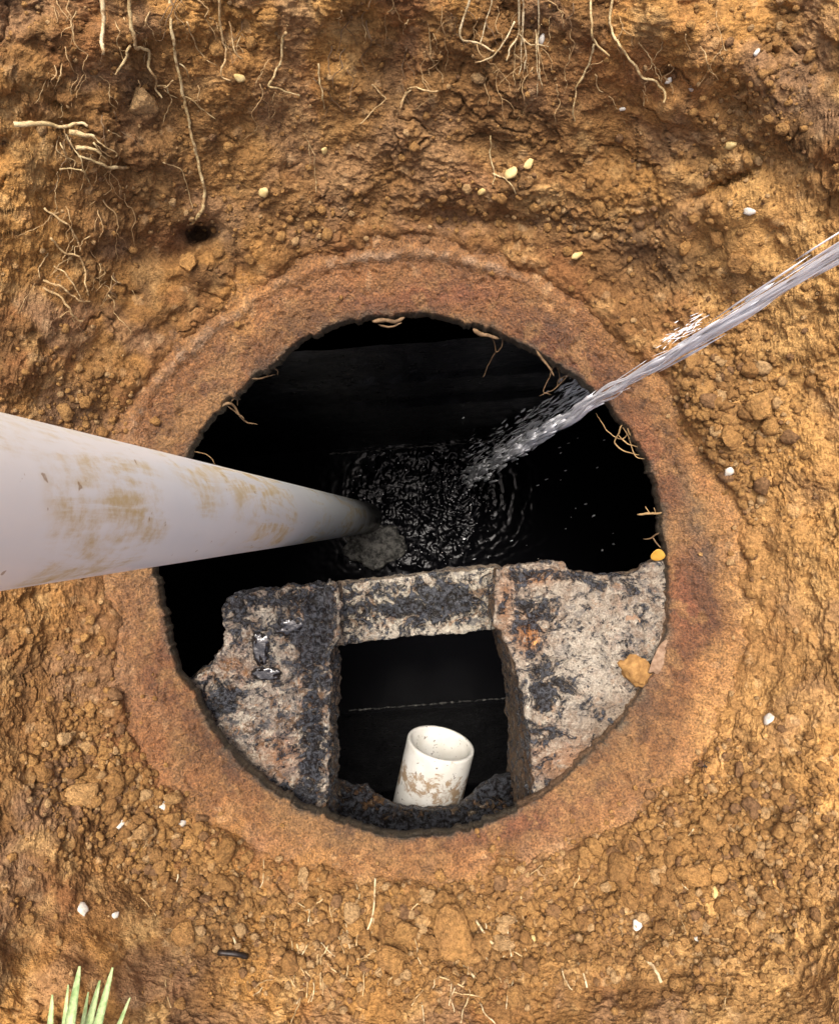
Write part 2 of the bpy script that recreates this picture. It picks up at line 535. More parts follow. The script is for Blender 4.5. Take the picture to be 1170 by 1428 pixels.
def gauss(px, py, cx, cy, rx, ry=None, rot=0.0):
    ry = ry or rx
    c, s = math.cos(RAD(rot)), math.sin(RAD(rot))
    dx, dy = px - cx, -(py - cy)
    u, v = dx * c + dy * s, -dx * s + dy * c
    return np.exp(-((u / rx) ** 2 + (v / ry) ** 2))

# ---- ground sheet
NT, NR = 1600, 440
th = np.linspace(-math.pi, math.pi, NT, endpoint=False)
rim = rim_rho(th)
c_, s_ = np.cos(th), np.sin(th)
with np.errstate(divide='ignore'):
    rx_ = np.where(c_ > 0, (1250 - HX) / np.where(np.abs(c_) < 1e-9, 1e-9, c_), (-80 - HX) / np.where(np.abs(c_) < 1e-9, -1e-9, c_))
    ry_ = np.where(s_ > 0, (HY + 80) / np.where(np.abs(s_) < 1e-9, 1e-9, s_), (HY - 1510) / np.where(np.abs(s_) < 1e-9, -1e-9, s_))
rho_max = np.minimum(np.abs(rx_), np.abs(ry_))
# round the corners of the sampled area a little so neighbouring spokes stay close
k = np.ones(31) / 31
rho_max = np.convolve(np.concatenate([rho_max[-15:], rho_max, rho_max[:15]]), k, 'valid')
off = soil_off(th)
rho0 = rim + off - 34
t = np.linspace(0, 1, NR)[:, None]
RHO = rho0[None, :] + t * (rho_max - rho0)[None, :]
PX = HX + RHO * c_[None, :]
PY = HY - RHO * s_[None, :]
E = RHO - rim[None, :]
G2 = np.stack([PX.ravel() / 1000, PY.ravel() / 1000, np.zeros(PX.size)], -1)
px, py, e = PX.ravel(), PY.ravel(), E.ravel()
offv = np.broadcast_to(off[None, :], E.shape).ravel()
rise = smooth((e - (offv - 32)) / 60)
lump = smooth((e - offv + 5) / 110)
z = prof(e) + 0.006 - 0.030 * (1 - rise)
z += 0.026 * smooth((e - 110) / 120) * fbm(G2, 6, 3, 2)
z += 0.010 * smooth((e - 90) / 60) * fbm(G2, 18, 9, 2)
z += 0.026 * np.exp(-((e - offv) / 50) ** 2) * (fbm(G2, 11, 13, 4, 0.62) + 0.06)
# broad forms seen in the bank
z += 0.022 * gauss(px, py, 985, 560, 70, 110, 20)            # crumbled mound on the right
z -= 0.016 * gauss(px, py, 905, 375, 60, 40)                  # hollow above the jet
z -= 0.012 * gauss(px, py, 975, 478, 34, 16, -25)
z -= 0.060 * gauss(px, py, 276, 324, 24, 15)                  # burrow below the long root
z -= 0.018 * gauss(px, py, 262, 352, 26, 18)
z += 0.012 * gauss(px, py, 268, 376, 34, 16)
z -= 0.010 * gauss(px, py, 185, 1215, 60, 40, -40)
z += 0.008 * gauss(px, py, 700, 262, 120, 18)
z -= 0.010 * gauss(px, py, 700, 308, 140, 14, -4)
z += 0.010 * gauss(px, py, 990, 290, 60, 26, 24)
z -= 0.016 * gauss(px, py, 1000, 262, 70, 9, 26)
z -= 0.014 * gauss(px, py, 560, 95, 26, 50)
d = CAM_H - z
P = np.stack([(px - 585) / F * d, (714 - py) / F * d, z], -1)
Pg = P.reshape(NR, NT, 3)
du = np.roll(Pg, -1, 1) - np.roll(Pg, 1, 1)
dv = np.gradient(Pg, axis=0)
N = np.cross(du, dv)
N /= np.linalg.norm(N, axis=2)[..., None] + 1e-12
if N[NR // 2, :, 2].mean() < 0:
    N = -N
N = N.reshape(-1, 3)
# smeared, spade-smoothed patches
sm = (1.6 * gauss(px, py, 205, 420, 150, 60, 42) + gauss(px, py, 1035, 330, 60, 40, 20) + 0.9 * gauss(px, py, 930, 130, 130, 70)
      + 0.8 * gauss(px, py, 140, 1320, 120, 110) + 0.6 * gauss(px, py, 400, 210, 110, 60) + 0.8 * gauss(px, py, 1050, 420, 60, 40))
sm = np.clip(sm, 0, 0.92)
roughn = (1 - sm) * (0.25 * rise + 0.75 * lump)
crumb = np.clip(gauss(px, py, 985, 1180, 190, 150) + gauss(px, py, 600, 1290, 230, 80) + gauss(px, py, 230, 1190, 150, 90, -40)
                + gauss(px, py, 1000, 560, 70, 110) + 0.4 * gauss(px, py, 800, 300, 150, 40), 0, 1)
warp = 0.0055 * np.stack([fbm(P, 60, 301, 2), fbm(P, 60, 302, 2), fbm(P, 60, 303, 2)], -1)
n_mid = fbm(P, 38, 21, 3)
w1, w1r = worley(P + warp, 52, 5)
w2, w2r = worley(P + warp * 0.6, 125, 8)
w3, w3r = worley(P + warp * 0.4, 260, 15)
n_fine = fbm(P, 210, 31, 3, 0.6)
ridge = 1 - np.abs(vnoise(P + warp, 75, 44)) * 2
patch = smooth((fbm(P, 16, 25, 2) + 0.25) / 0.5)
h = 0.0060 * n_mid + roughn * ((0.0014 + 0.0085 * crumb) * (0.55 - w1) * (0.25 + w1r) + (0.0008 + 0.0050 * crumb) * (0.55 - w2) * (0.2 + 1.1 * w2r)
     + (0.0008 + 0.0022 * crumb) * patch * (0.5 - w3) * (0.3 + w3r) + (0.0012 + 0.0018 * patch) * n_fine + 0.0014 * vnoise(P, 430, 35) + (0.0010 + 0.0024 * patch) * ridge) + 0.0007 * n_fine
# a few open cracks
crk = np.exp(-(vnoise(P + warp * 2, 24, 47) / 0.035) ** 2) * smooth((vnoise(P, 11, 48) - 0.05) / 0.2)
h -= 0.0055 * crk * rise
# smear lines along the smoothed banks
h += sm * rise * 0.0016 * vnoise(np.stack([px / 1000 + py / 1000, (px - py) / 1000, z * 0], -1) * np.array([60, 9, 1]), 1.0, 51)
P2 = P + N * h[:, None]

# soil colour regions: ochre, dark humus plus shade painted into hollows and burrow, red clay
def soil_masks(px, py, e, offv):
    ochre = np.clip(0.75 * gauss(px, py, 1010, 560, 100, 200) + 0.6 * gauss(px, py, 1040, 330, 110, 110) + 0.55 * gauss(px, py, 1000, 980, 80, 200)
                    + 0.4 * gauss(px, py, 620, 1290, 260, 90) + 0.4 * gauss(px, py, 990, 1230, 170, 150) + 0.25 * gauss(px, py, 500, 200, 300, 120), 0, 0.85)
    dark = np.clip(0.8 * gauss(px, py, 115, 570, 70, 60) + 0.75 * gauss(px, py, 195, 150, 40, 60) + 0.6 * gauss(px, py, 840, 330, 130, 35, -10)
                   + 0.6 * gauss(px, py, 545, 110, 50, 60) + 0.55 * gauss(px, py, 215, 1190, 120, 60, -42) + 0.5 * gauss(px, py, 390, 300, 170, 26, 12)
                   + 0.6 * gauss(px, py, 930, 380, 60, 36) + 0.5 * gauss(px, py, 770, 130, 50, 50) + 0.6 * gauss(px, py, 985, 470, 36, 16, -25)
                   + 0.75 * gauss(px, py, 277, 327, 24, 16) + 0.35 * gauss(px, py, 150, 900, 80, 150), 0, 0.9)
    redm = np.clip(0.6 * gauss(px, py, 880, 110, 130, 50) + 0.35 * gauss(px, py, 100, 1330, 60, 100) + 0.4 * gauss(px, py, 330, 90, 80, 40), 0, 0.7)
    ochre = np.clip(ochre + 0.55 * smooth((px - 940) / 110) * smooth((py - 180) / 150), 0, 0.85)
    redm = np.clip(redm + 0.75 * np.exp(-np.maximum(e - offv + 20, 0) / 60) * (0.5 + 0.5 * smooth((fbm(np.stack([px / 1000, py / 1000, px * 0], -1), 14, 91, 3) + 0.3) / 0.6)), 0, 0.85)
    return ochre, dark, redm
ochre, dark, redm = soil_masks(px, py, e, offv)
def soil_albedo(P, ochre, dark, redm, r1, r2, seed, cm):
    big, mid, m2 = fbm(P, 6, seed, 3), fbm(P, 26, seed + 3, 4, 0.6), fbm(P, 17, seed + 9, 4, 0.6)
    c = lerp(np.tile(np.array((0.215, 0.118, 0.046)), (len(P), 1)), smooth((big + 0.26) / 0.55), OCHRE)
    c = lerp(c, 0.85 * smooth((mid - 0.02) / 0.35), TAN)
    c = lerp(c, 0.75 * smooth((m2 - 0.08) / 0.3), DARK)
    c = lerp(c, 0.65 * smooth((fbm(P, 4.2, seed + 31, 3) - 0.02) / 0.22), (0.20, 0.108, 0.042))
    c = lerp(c, 0.5 * smooth((fbm(P, 12, seed + 15, 3) - 0.12) / 0.25), RED)
    c = lerp(c, 0.5 * smooth((fbm(P, 14, seed + 21, 3) - 0.05) / 0.25), (0.31, 0.205, 0.135))
    mm = 0.45 + 0.55 * smooth((mid + 0.3) / 0.5)
    c = lerp(c, ochre * mm, (0.57, 0.365, 0.148))
    c = lerp(c, dark * mm, (0.125, 0.082, 0.05))
    c = lerp(c, redm * mm, RED)
    # every crumb has its own tone
    c = c * (1 + (0.10 + 0.34 * cm) * (r1 - 0.5))[:, None] * (1 + (0.16 + 0.40 * cm) * (r2 - 0.5))[:, None]
    c = lerp(c, (0.2 + 0.35 * cm) * (r2 > 0.965), (0.60, 0.48, 0.31))
    c = lerp(c, 0.4 * cm * (r1 > 0.95), (0.62, 0.40, 0.12))
    c = c * np.array([0.88, 0.80, 0.68])
    return np.concatenate([np.clip(c, 0.01, 0.85), np.ones((len(P), 1))], 1)
mask = soil_albedo(P, ochre, dark, redm, w1r, w2r, 501, crumb)
# outer apron: up to the lawn level and away to the horizon
last = P2[-NT:]
hd = np.stack([c_, s_], -1)
rings = [P2]
masks = [mask]
base_h = h[-NT:]
drs = list(np.linspace(0.0025, 0.30, 64)) + list(np.geomspace(0.33, 60.0, 26))
for q, dr in enumerate(drs):
    zt = float(smooth(np.array(dr / 0.24)))
    r = P[-NT:].copy()
    r[:, :2] += hd * dr
    r[:, 2] = r[:, 2] * (1 - zt) + 0.36 * zt
    nrm = np.concatenate([-hd * 0.7 * (1 - zt), np.full((NT, 1), 0.72 + 0.28 * zt)], 1)
    wa, war = worley(r, 52, 5)
    wb, wbr = worley(r, 125, 8)
    hh = 0.010 * fbm(r, 16, 27, 2) * min(1, dr / 0.05) + 0.006 * fbm(r, 38, 21, 3) + 0.0040 * (0.55 - wa) * (0.25 + war) + 0.0035 * (0.55 - wb) * (0.2 + wbr) + 0.0026 * fbm(r, 210, 31, 2)
    bl = float(smooth(np.array(dr / 0.03)))
    hh = hh * bl + base_h * (1 - bl)
    rings.append(r + nrm * hh[:, None])
    fade_ = 1 - bl * 0.6
    masks.append(soil_albedo(r, ochre[-NT:] * fade_, dark[-NT:] * fade_, redm[-NT:] * fade_, war, wbr, 501, np.full(NT, 0.6)))
V = np.concatenate(rings)
me = mesh_np('ground', V, grid_faces(NT, NR + len(drs), True), M_SOIL, True, {'albedo': np.concatenate(masks)})
ground = obj('ground', me)
ground['kind'] = 'structure'
tag(ground, 'crumbly orange-brown soil banks of the dug pit', 'soil', None, 'structure')

P2g, Ng, PXg = P2.reshape(NR, NT, 3), N.reshape(NR, NT, 3), PX
def on_ground(x, y, collar=False):
    if collar:
        aa = math.atan2(HY - y, x - HX)
        ee_ = math.hypot(x - HX, y - HY) - float(rim_rho(np.array(aa)))
        if ee_ < float(soil_off(np.array(aa))):
            return np.array(at(x, y, CAM_H - float(prof(ee_)))), np.array([0, 0, 1.0])
    a = math.atan2(HY - y, x - HX)
    i = int(round((a + math.pi) / (2 * math.pi) * NT)) % NT
    rho = math.hypot(x - HX, y - HY)
    j = int(round((rho - rho0[i]) / (rho_max[i] - rho0[i]) * (NR - 1)))
    if j < 0:
        return None, None
    j = min(j, NR - 1)
    return P2g[j, i].copy(), Ng[j, i].copy()

# ------------------------------------------------------------------ the collar round the opening
NTc, NRc = 1300, 90
thc = np.linspace(-math.pi, math.pi, NTc, endpoint=False)
rimc = rim_rho(thc)
kk = np.ones(25) / 25
rimc = np.convolve(np.concatenate([rimc[-12:], rimc, rimc[:12]]), kk, 'valid')
ring3 = np.stack([np.cos(thc), np.sin(thc), np.zeros(NTc)], -1)
rimc = rimc + 5.0 * fbm(ring3, 8, 61, 3) + 4.5 * fbm(ring3, 17, 62, 4, 0.62) - 3.0 * smooth((vnoise(ring3, 22, 63) - 0.2) / 0.15)
offc = soil_off(thc) + 34
tc = np.linspace(0, 1, NRc)[:, None]
Ec = tc * offc[None, :]
RHOc = rimc[None, :] + Ec
pxc, pyc, ec = (HX + RHOc * np.cos(thc)).ravel(), (HY - RHOc * np.sin(thc)).ravel(), Ec.ravel()
zc = prof(ec) - 0.003 * np.exp(-ec / 1.6)
ridge_e = ec / np.broadcast_to((offc - 34)[None, :], Ec.shape).ravel()
upleft = np.clip(gauss(pxc, pyc, 250, 490, 150, 60, 45) + gauss(pxc, pyc, 620, 360, 300, 40), 0, 1)
zc += 0.006 * np.exp(-((ridge_e - 0.93) / 0.10) ** 2) * (0.25 + 0.75 * upleft)
dc = CAM_H - zc
Pc = np.stack([(pxc - 585) / F * dc, (714 - pyc) / F * dc, zc], -1)
bev = 1 - np.exp(-ec / 9)
Pc[:, 2] += bev * (0.0040 * fbm(Pc, 26, 71, 3) + 0.0020 * fbm(Pc, 140, 72, 3, 0.65)) + 0.0008 * fbm(Pc, 420, 75, 2)
w3, w3r = worley(Pc, 120, 77)
Pc[:, 2] += bev * 0.0013 * (0.5 - w3) * (w3r > 0.55)
# pits
Pc[:, 2] -= 0.0035 * smooth((vnoise(Pc, 110, 78) - 0.42) / 0.15) * bev
# hairline crack below the outlet
Pc[:, 2] -= 0.003 * np.exp(-((pxc - 722 - 6 * np.sin(pyc / 9)) / 1.6) ** 2) * smooth((pyc - 1130) / 20) * smooth((1205 - pyc) / 20)
red = np.clip(0.75 * gauss(pxc, pyc, 560, 408, 190, 22) + 0.6 * gauss(pxc, pyc, 720, 1150, 150, 45, 12) + 0.7 * gauss(pxc, pyc, 915, 640, 20, 70, 25)
              + 0.8 * gauss(pxc, pyc, 960, 830, 30, 80) + 0.5 * gauss(pxc, pyc, 800, 520, 120, 40, -40) + 0.4 * gauss(pxc, pyc, 200, 900, 60, 120)
              + 0.35 * gauss(pxc, pyc, 320, 500, 60, 50), 0, 0.9)
grey = np.clip(0.8 * gauss(pxc, pyc, 965, 670, 20, 50, 10) + 0.7 * gauss(pxc, pyc, 985, 750, 30, 60) + 0.6 * gauss(pxc, pyc, 760, 545, 40, 20, -35)
               + 0.5 * gauss(pxc, pyc, 860, 1010, 70, 30, 45) + 0.45 * gauss(pxc, pyc, 400, 400, 70, 25, 30)
               + 0.8 * np.exp(-(ec / 9) ** 2) * (fbm(Pc, 25, 82, 2) > -0.05), 0, 0.9)
pale = np.clip(np.exp(-((ridge_e - 0.93) / 0.09) ** 2) * (0.95 * upleft + 0.1) * (0.4 + 1.2 * (fbm(Pc, 45, 81, 3) > -0.1))
               + 0.5 * gauss(pxc, pyc, 760, 355, 45, 14, -25) + 0.5 * gauss(pxc, pyc, 900, 900, 24, 50), 0, 1)
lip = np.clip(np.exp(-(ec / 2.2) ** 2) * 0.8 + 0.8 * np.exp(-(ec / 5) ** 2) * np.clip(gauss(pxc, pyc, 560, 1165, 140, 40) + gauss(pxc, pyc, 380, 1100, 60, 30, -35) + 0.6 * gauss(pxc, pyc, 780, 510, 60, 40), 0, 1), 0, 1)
n1c, n2c, n3c = fbm(Pc, 10, 601, 3), fbm(Pc, 46, 605, 4, 0.62), fbm(Pc, 24, 611, 4, 0.6)
cc = lerp(np.tile(np.array((0.155, 0.078, 0.032)), (len(Pc), 1)), smooth((n1c + 0.3) / 0.6), (0.30, 0.155, 0.058))
cc = lerp(cc, 0.55 * smooth((n2c - 0.05) / 0.35), (0.40, 0.24, 0.105))
cc = lerp(cc, 0.6 * smooth((n3c - 0.06) / 0.3), (0.11, 0.055, 0.032))
mmc = 0.3 + 0.7 * smooth((n2c + 0.35) / 0.6)
ochc = np.clip(0.6 * gauss(pxc, pyc, 960, 580, 70, 90, 20) + 0.7 * gauss(pxc, pyc, 640, 1215, 260, 36) + 0.5 * gauss(pxc, pyc, 900, 1080, 90, 70) + 0.35 * gauss(pxc, pyc, 420, 410, 110, 40, 30), 0, 1)
cc = lerp(cc, ochc * mmc, (0.50, 0.315, 0.115))
cc = lerp(cc, 0.55 * smooth((fbm(Pc, 7, 641, 3) - 0.02) / 0.25), (0.42, 0.27, 0.11))
cc = lerp(cc, 0.6 * smooth((fbm(Pc, 19, 645, 4, 0.65) - 0.16) / 0.12), (0.10, 0.062, 0.036))
cc = lerp(cc, red * mmc, (0.29, 0.115, 0.055))
cc = lerp(cc, grey * mmc, (0.15, 0.13, 0.088))
cc = lerp(cc, pale * mmc, (0.54, 0.42, 0.28))
dirt = smooth((ridge_e - 0.70 + 0.55 * fbm(Pc, 20, 621, 3)) / 0.3) * 0.8
cc = lerp(cc, dirt * (1 - 0.6 * upleft), (0.38, 0.20, 0.072))
cc = lerp(cc, 0.5 * smooth((fbm(Pc, 33, 631, 4, 0.62) - 0.08) / 0.2), (0.44, 0.275, 0.11))
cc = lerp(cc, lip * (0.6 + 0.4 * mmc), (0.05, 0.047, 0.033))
cc = cc * np.array([0.60, 0.53, 0.49])
offs_ = np.broadcast_to((offc - 34)[None, :], Ec.shape).ravel()
sa = soil_albedo(Pc, *soil_masks(pxc, pyc, ec, offs_), w3r, w3r[::-1], 501, np.zeros(len(Pc)))[:, :3]
bl_ = smooth((ridge_e - 0.40 + 0.5 * fbm(Pc, 13, 651, 3)) / 0.55)[:, None] * (1 - 0.75 * np.clip(pale, 0, 1))[:, None]
cc = cc * (1 - bl_) + sa * bl_
mc = np.concatenate([np.clip(cc, 0.01, 0.8), np.ones((len(cc), 1))], 1)
# lip turning under, then the flange (underside of the tank cover)
edge = Pc[:NTc]
cen = np.array([(HX - 585) / F * CAM_H, (714 - HY) / F * CAM_H])
rd = edge[:, :2] - cen
rl = np.linalg.norm(rd, axis=1)[:, None]
rows, mrows = [], []
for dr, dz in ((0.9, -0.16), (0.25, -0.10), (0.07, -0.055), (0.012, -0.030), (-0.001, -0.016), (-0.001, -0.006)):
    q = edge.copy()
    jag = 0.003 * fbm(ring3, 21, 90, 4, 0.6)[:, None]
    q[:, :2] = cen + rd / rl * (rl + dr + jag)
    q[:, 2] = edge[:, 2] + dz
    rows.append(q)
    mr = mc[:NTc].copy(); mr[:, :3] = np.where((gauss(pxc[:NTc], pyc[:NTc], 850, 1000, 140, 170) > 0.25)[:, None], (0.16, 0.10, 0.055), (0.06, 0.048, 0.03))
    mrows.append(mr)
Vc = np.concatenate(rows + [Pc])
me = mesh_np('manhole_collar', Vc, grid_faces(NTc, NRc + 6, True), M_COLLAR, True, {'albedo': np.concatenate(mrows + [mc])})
tag(obj('manhole_collar', me), 'smooth rust-stained concrete collar ringing the black tank opening', 'collar')

# ------------------------------------------------------------------ tank walls and water
WZ = CAM_H - 2.1
TW = RAD(4.5)
Rz = np.array([[math.cos(TW), -math.sin(TW)], [math.sin(TW), math.cos(TW)]])
def wall_sheet(p0, p1, nx, prof_zo, inward):
    """wall from p0 to p1 (tank frame), profile rows of (z, offset inward)"""
    p0, p1, inward = np.array(p0, float), np.array(p1, float), np.array(inward, float)
    zs = np.array([q[0] for q in prof_zo]); os_ = np.array([q[1] for q in prof_zo])
    u = np.linspace(0, 1, nx)
    V = []
    for zz, oo in zip(zs, os_):
        b = p0[None] + (p1 - p0)[None] * u[:, None] + inward * oo
        V.append(np.concatenate([b @ Rz.T, np.full((nx, 1), zz)], 1))
    V = np.concatenate(V)
    dn = fbm(V, 14, 101, 4)
    V[:, :2] += (Rz @ inward)[None] * (0.006 * dn)[:, None]
    return V, grid_faces(nx, len(zs))
def zprof(ledges):
    out = []
    for zz in np.linspace(-0.08, -1.75, 110):
        o = 0.0
        for lz, lo in ledges:
            o += lo * float(smooth(np.array((lz - zz) / 0.008)))
        out.append((zz, o))
    return out
walls = [((1.0, 0.222), (-1.0, 0.222), (0, -1), [(-0.30, 0.008), (-0.50, 0.012)]),
         ((-1.0, -0.585), (1.0, -0.585), (0, 1), [(-0.62, 0.01)]),
         ((-1.0, 0.222), (-1.0, -0.585), (1, 0), []), ((1.0, -0.585), (1.0, 0.222), (-1, 0), [])]
for k, (a, b, inn, led) in enumerate(walls):
    V, Fq = wall_sheet(a, b, 160 if k < 2 else 60, zprof(led), inn)
    o = obj('tank_wall', mesh_np('tank_wall', V, Fq, M_BLACK))
    tag(o, ['black sludge-coated tank wall behind the water jet', 'black tank wall beyond the outlet pipe',
            'black tank end wall behind the suction pipe', 'black tank end wall under the water jet'][k], 'wall', None, 'structure')
# pale scum line where water meets the two long walls
def scum(y, sgn, x0, x1, label):
    acc = Acc()
    n = 260
    xs = np.linspace(x0, x1, n)
    base = np.stack([xs, np.full(n, y + sgn * 0.012), np.zeros(n)], -1)
    j = fbm(np.stack([xs * 40, xs * 0, xs * 0], -1), 1, 111, 3)
    base[:, 1] += 0.004 * j
    base[:, :2] = base[:, :2] @ Rz.T
    base[:, 2] = WZ + 0.004
    V, Q, T = tube_np(base, 0.0022 + 0.0018 * np.clip(fbm(base, 90, 113, 2) * 2, -1, 1), 6)
    acc.add(V, Q, T)
    o = obj('scum_line', acc.mesh('scum_line', M_SCUM))
    tag(o, label, 'scum')
scum(0.222 - 0.02, -1, -0.25, 0.30, 'thin grey scum line along the wall behind the ripples')
scum(-0.585 + 0.01, 1, -0.25, 0.22, 'thin pale scum line across the dark water above the outlet pipe')

NW = 300
gx = np.linspace(-0.42, 0.42, NW)
X, Y = np.meshgrid(gx, gx)
S0 = at(640, 678, 2.1)
S1 = at(585, 706, 2.1)
xy = np.stack([X.ravel(), Y.ravel(), np.zeros(X.size)], -1)
r0 = np.hypot(xy[:, 0] - S0.x, xy[:, 1] - S0.y)
r1 = np.hypot(xy[:, 0] - S1.x, xy[:, 1] - S1.y)
wob = fbm(xy, 10, 121, 3)
zz = 0.0016 * np.sin((r0 + 0.05 * wob + 0.02 * fbm(xy, 35, 126, 2)) * 2 * math.pi / 0.034) * np.exp(-r0 / 0.14) * smooth(r0 / 0.03)
zz += 0.0055 * np.exp(-((r1 - 0.165 + 0.05 * wob) / 0.018) ** 2) * (0.5 + 1.1 * fbm(xy, 14, 125, 2))
zz += np.exp(-((r1 - 0.08) / 0.13) ** 4) * (0.0052 * fbm(xy, 30, 122, 3, 0.55) + 0.0008 * fbm(xy, 100, 123, 2))
zz += 0.0008 * fbm(xy, 30, 124, 2)
fade = smooth((0.42 - np.maximum(np.abs(xy[:, 0]), np.abs(xy[:, 1]))) / 0.06)
V = np.stack([xy[:, 0], xy[:, 1], WZ + zz * fade], -1)
Fq = grid_faces(NW, NW)
b = np.array([[-1.3, -1.0], [1.3, -1.0], [1.3, 0.8], [-1.3, 0.8]])
n0 = len(V)
corner = np.array([0, NW - 1, NW * NW - 1, NW * NW - NW])
V = np.concatenate([V, np.concatenate([b, np.full((4, 1), WZ)], 1)])
Fo = np.array([[n0, n0 + 1, corner[1], corner[0]], [n0 + 1, n0 + 2, corner[2], corner[1]], [n0 + 2, n0 + 3, corner[3], corner[2]], [n0 + 3, n0, corner[0], corner[3]]])
o = obj('water', mesh_np('water', V, [Fq, Fo], M_WATER))
tag(o, 'black rippling septic water at the bottom of the tank', 'water', None, 'structure')

# ------------------------------------------------------------------ the crusted concrete baffle
baffle = bpy.data.objects.new('tank_baffle', None)
COL.objects.link(baffle)
baffle.location = at(600, 1000, 0.95)
tag(baffle, 'crusted concrete baffle with a square opening below the collar', 'baffle')
bpy.context.view_layer.update()

def solid(poly, d_top, thick, voxel, jitter=0.0, tilt=None, thin=None):
    """poly: photo outline at depth d_top -> vertical-sided solid, voxel remeshed; returns V, faces"""
    pts = []
    n = len(poly)
    for i in range(n):
        a, b_ = poly[i], poly[(i + 1) % n]
        m = max(1, int(math.hypot(b_[0] - a[0], b_[1] - a[1]) / 9))
        for k in range(m):
            t_ = k / m
            pts.append((a[0] + (b_[0] - a[0]) * t_, a[1] + (b_[1] - a[1]) * t_))
    bm = bmesh.new()
    top, bot = [], []
    for (x, y) in pts:
        jx, jy = random.gauss(0, jitter), random.gauss(0, jitter)
        w = at(x + jx, y + jy, d_top)
        dz = tilt(x, y) if tilt else 0.0
        top.append(bm.verts.new((w.x, w.y, w.z + dz)))
        bot.append(bm.verts.new((w.x + random.gauss(0, jitter) * 0.001, w.y + random.gauss(0, jitter) * 0.001, w.z - (thin(x, y) if thin else thick))))
    bm.faces.new(top)
    bm.faces.new(list(reversed(bot)))
    m = len(top)
    for i in range(m):
        bm.faces.new((top[i], bot[i], bot[(i + 1) % m], top[(i + 1) % m]))
    bmesh.ops.triangulate(bm, faces=[f for f in bm.faces if len(f.verts) > 4])
    bmesh.ops.recalc_face_normals(bm, faces=bm.faces)
    me = bpy.data.meshes.new('tmp')
    bm.to_mesh(me); bm.free()
    o = bpy.data.objects.new('tmp', me)
    COL.objects.link(o)
    md = o.modifiers.new('r', 'REMESH')
    md.mode = 'VOXEL'
    md.voxel_size = voxel
    md2 = o.modifiers.new('s', 'SMOOTH'); md2.iterations = 3; md2.factor = 0.5
    dg = bpy.context.evaluated_depsgraph_get()
    e_ = o.evaluated_get(dg)
    me2 = bpy.data.meshes.new_from_object(e_)
    nv = len(me2.vertices)
    V = np.zeros(nv * 3); me2.vertices.foreach_get('co', V); V = V.reshape(-1, 3)
    Nn = np.zeros(nv * 3); me2.vertices.foreach_get('normal', Nn); Nn = Nn.reshape(-1, 3)
    bpy.data.objects.remove(o)
    bpy.data.meshes.remove(me)
    return V, Nn, me2

def crust(name, poly, d_top, thick, voxel, mat, maskf, amp, jitter=0.6, tilt=None, extra=None, seed=200, thin=None):
    V, Nn, me2 = solid(poly, d_top, thick, voxel, jitter, tilt, thin)
    w_, wr = worley(V, 55, seed)
    h = amp * (0.9 * fbm(V, 28, seed + 1, 3) + 0.55 * fbm(V, 95, seed + 2, 3, 0.6) + 0.6 * (0.5 - w_) * (wr > 0.5) + 0.25 * fbm(V, 260, seed + 3, 2))
    dd = CAM_H - V[:, 2]
    ux, uy = 585 + V[:, 0] / dd * F, 714 - V[:, 1] / dd * F
    if extra is not None:
        h = h + extra(ux, uy, V) * (Nn[:, 2] > 0.3)
    V2 = V + Nn * h[:, None]
    V2 -= np.array(baffle.location)
    me2.vertices.foreach_set('co', V2.ravel().astype(np.float32))
    me2.name = name
    a = me2.attributes.new('mask', 'FLOAT_COLOR', 'POINT')
    mk = np.zeros((len(V), 4))
    for i, c in enumerate(maskf(ux, uy, V, Nn)):
        mk[:, i] = np.clip(c, 0, 1)
    a.data.foreach_set('color', mk.ravel().astype(np.float32))
    me2.polygons.foreach_set('use_smooth', np.ones(len(me2.polygons), dtype=bool))
    me2.materials.clear()
    me2.materials.append(mat)
    me2.update()
    return obj(name, me2, baffle)

# slab on the side of the suction pipe
def lm(ux, uy, V, Nn):
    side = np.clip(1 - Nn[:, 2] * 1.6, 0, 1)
    tar = (0.95 * gauss(ux, uy, 335, 848, 24, 26) + 0.8 * gauss(ux, uy, 400, 835, 60, 16) + 0.9 * gauss(ux, uy, 405, 880, 24, 22) + 0.8 * gauss(ux, uy, 440, 900, 22, 70)
           + 1.0 * gauss(ux, uy, 437, 1050, 16, 75) + 0.75 * gauss(ux, uy, 305, 975, 32, 34) + 0.7 * gauss(ux, uy, 400, 1110, 60, 18, -30)
           + 0.5 * gauss(ux, uy, 370, 935, 18, 26) + 0.7 * gauss(ux, uy, 450, 850, 18, 40) + 0.3 * side)
    rust = 0.6 * gauss(ux, uy, 390, 1055, 28, 26) + 0.45 * gauss(ux, uy, 325, 930, 26, 18)
    pale = 0.7 * gauss(ux, uy, 380, 865, 26, 24) + 0.6 * gauss(ux, uy, 345, 1080, 40, 20, -35) + 0.5 * gauss(ux, uy, 465, 1000, 7, 60)
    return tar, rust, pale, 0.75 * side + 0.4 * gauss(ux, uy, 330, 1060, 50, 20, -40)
def lx(ux, uy, V):
    return 0.010 * np.exp(-((ux - 462) / 9) ** 2) * smooth((920 - uy) / 40) + 0.006 * gauss(ux, uy, 330, 850, 22) - 0.008 * gauss(ux, uy, 363, 895, 12, 16) \
        - 0.006 * np.exp(-((ux - 442) / 3.5) ** 2) * smooth((uy - 880) / 20) * smooth((1000 - uy) / 20)
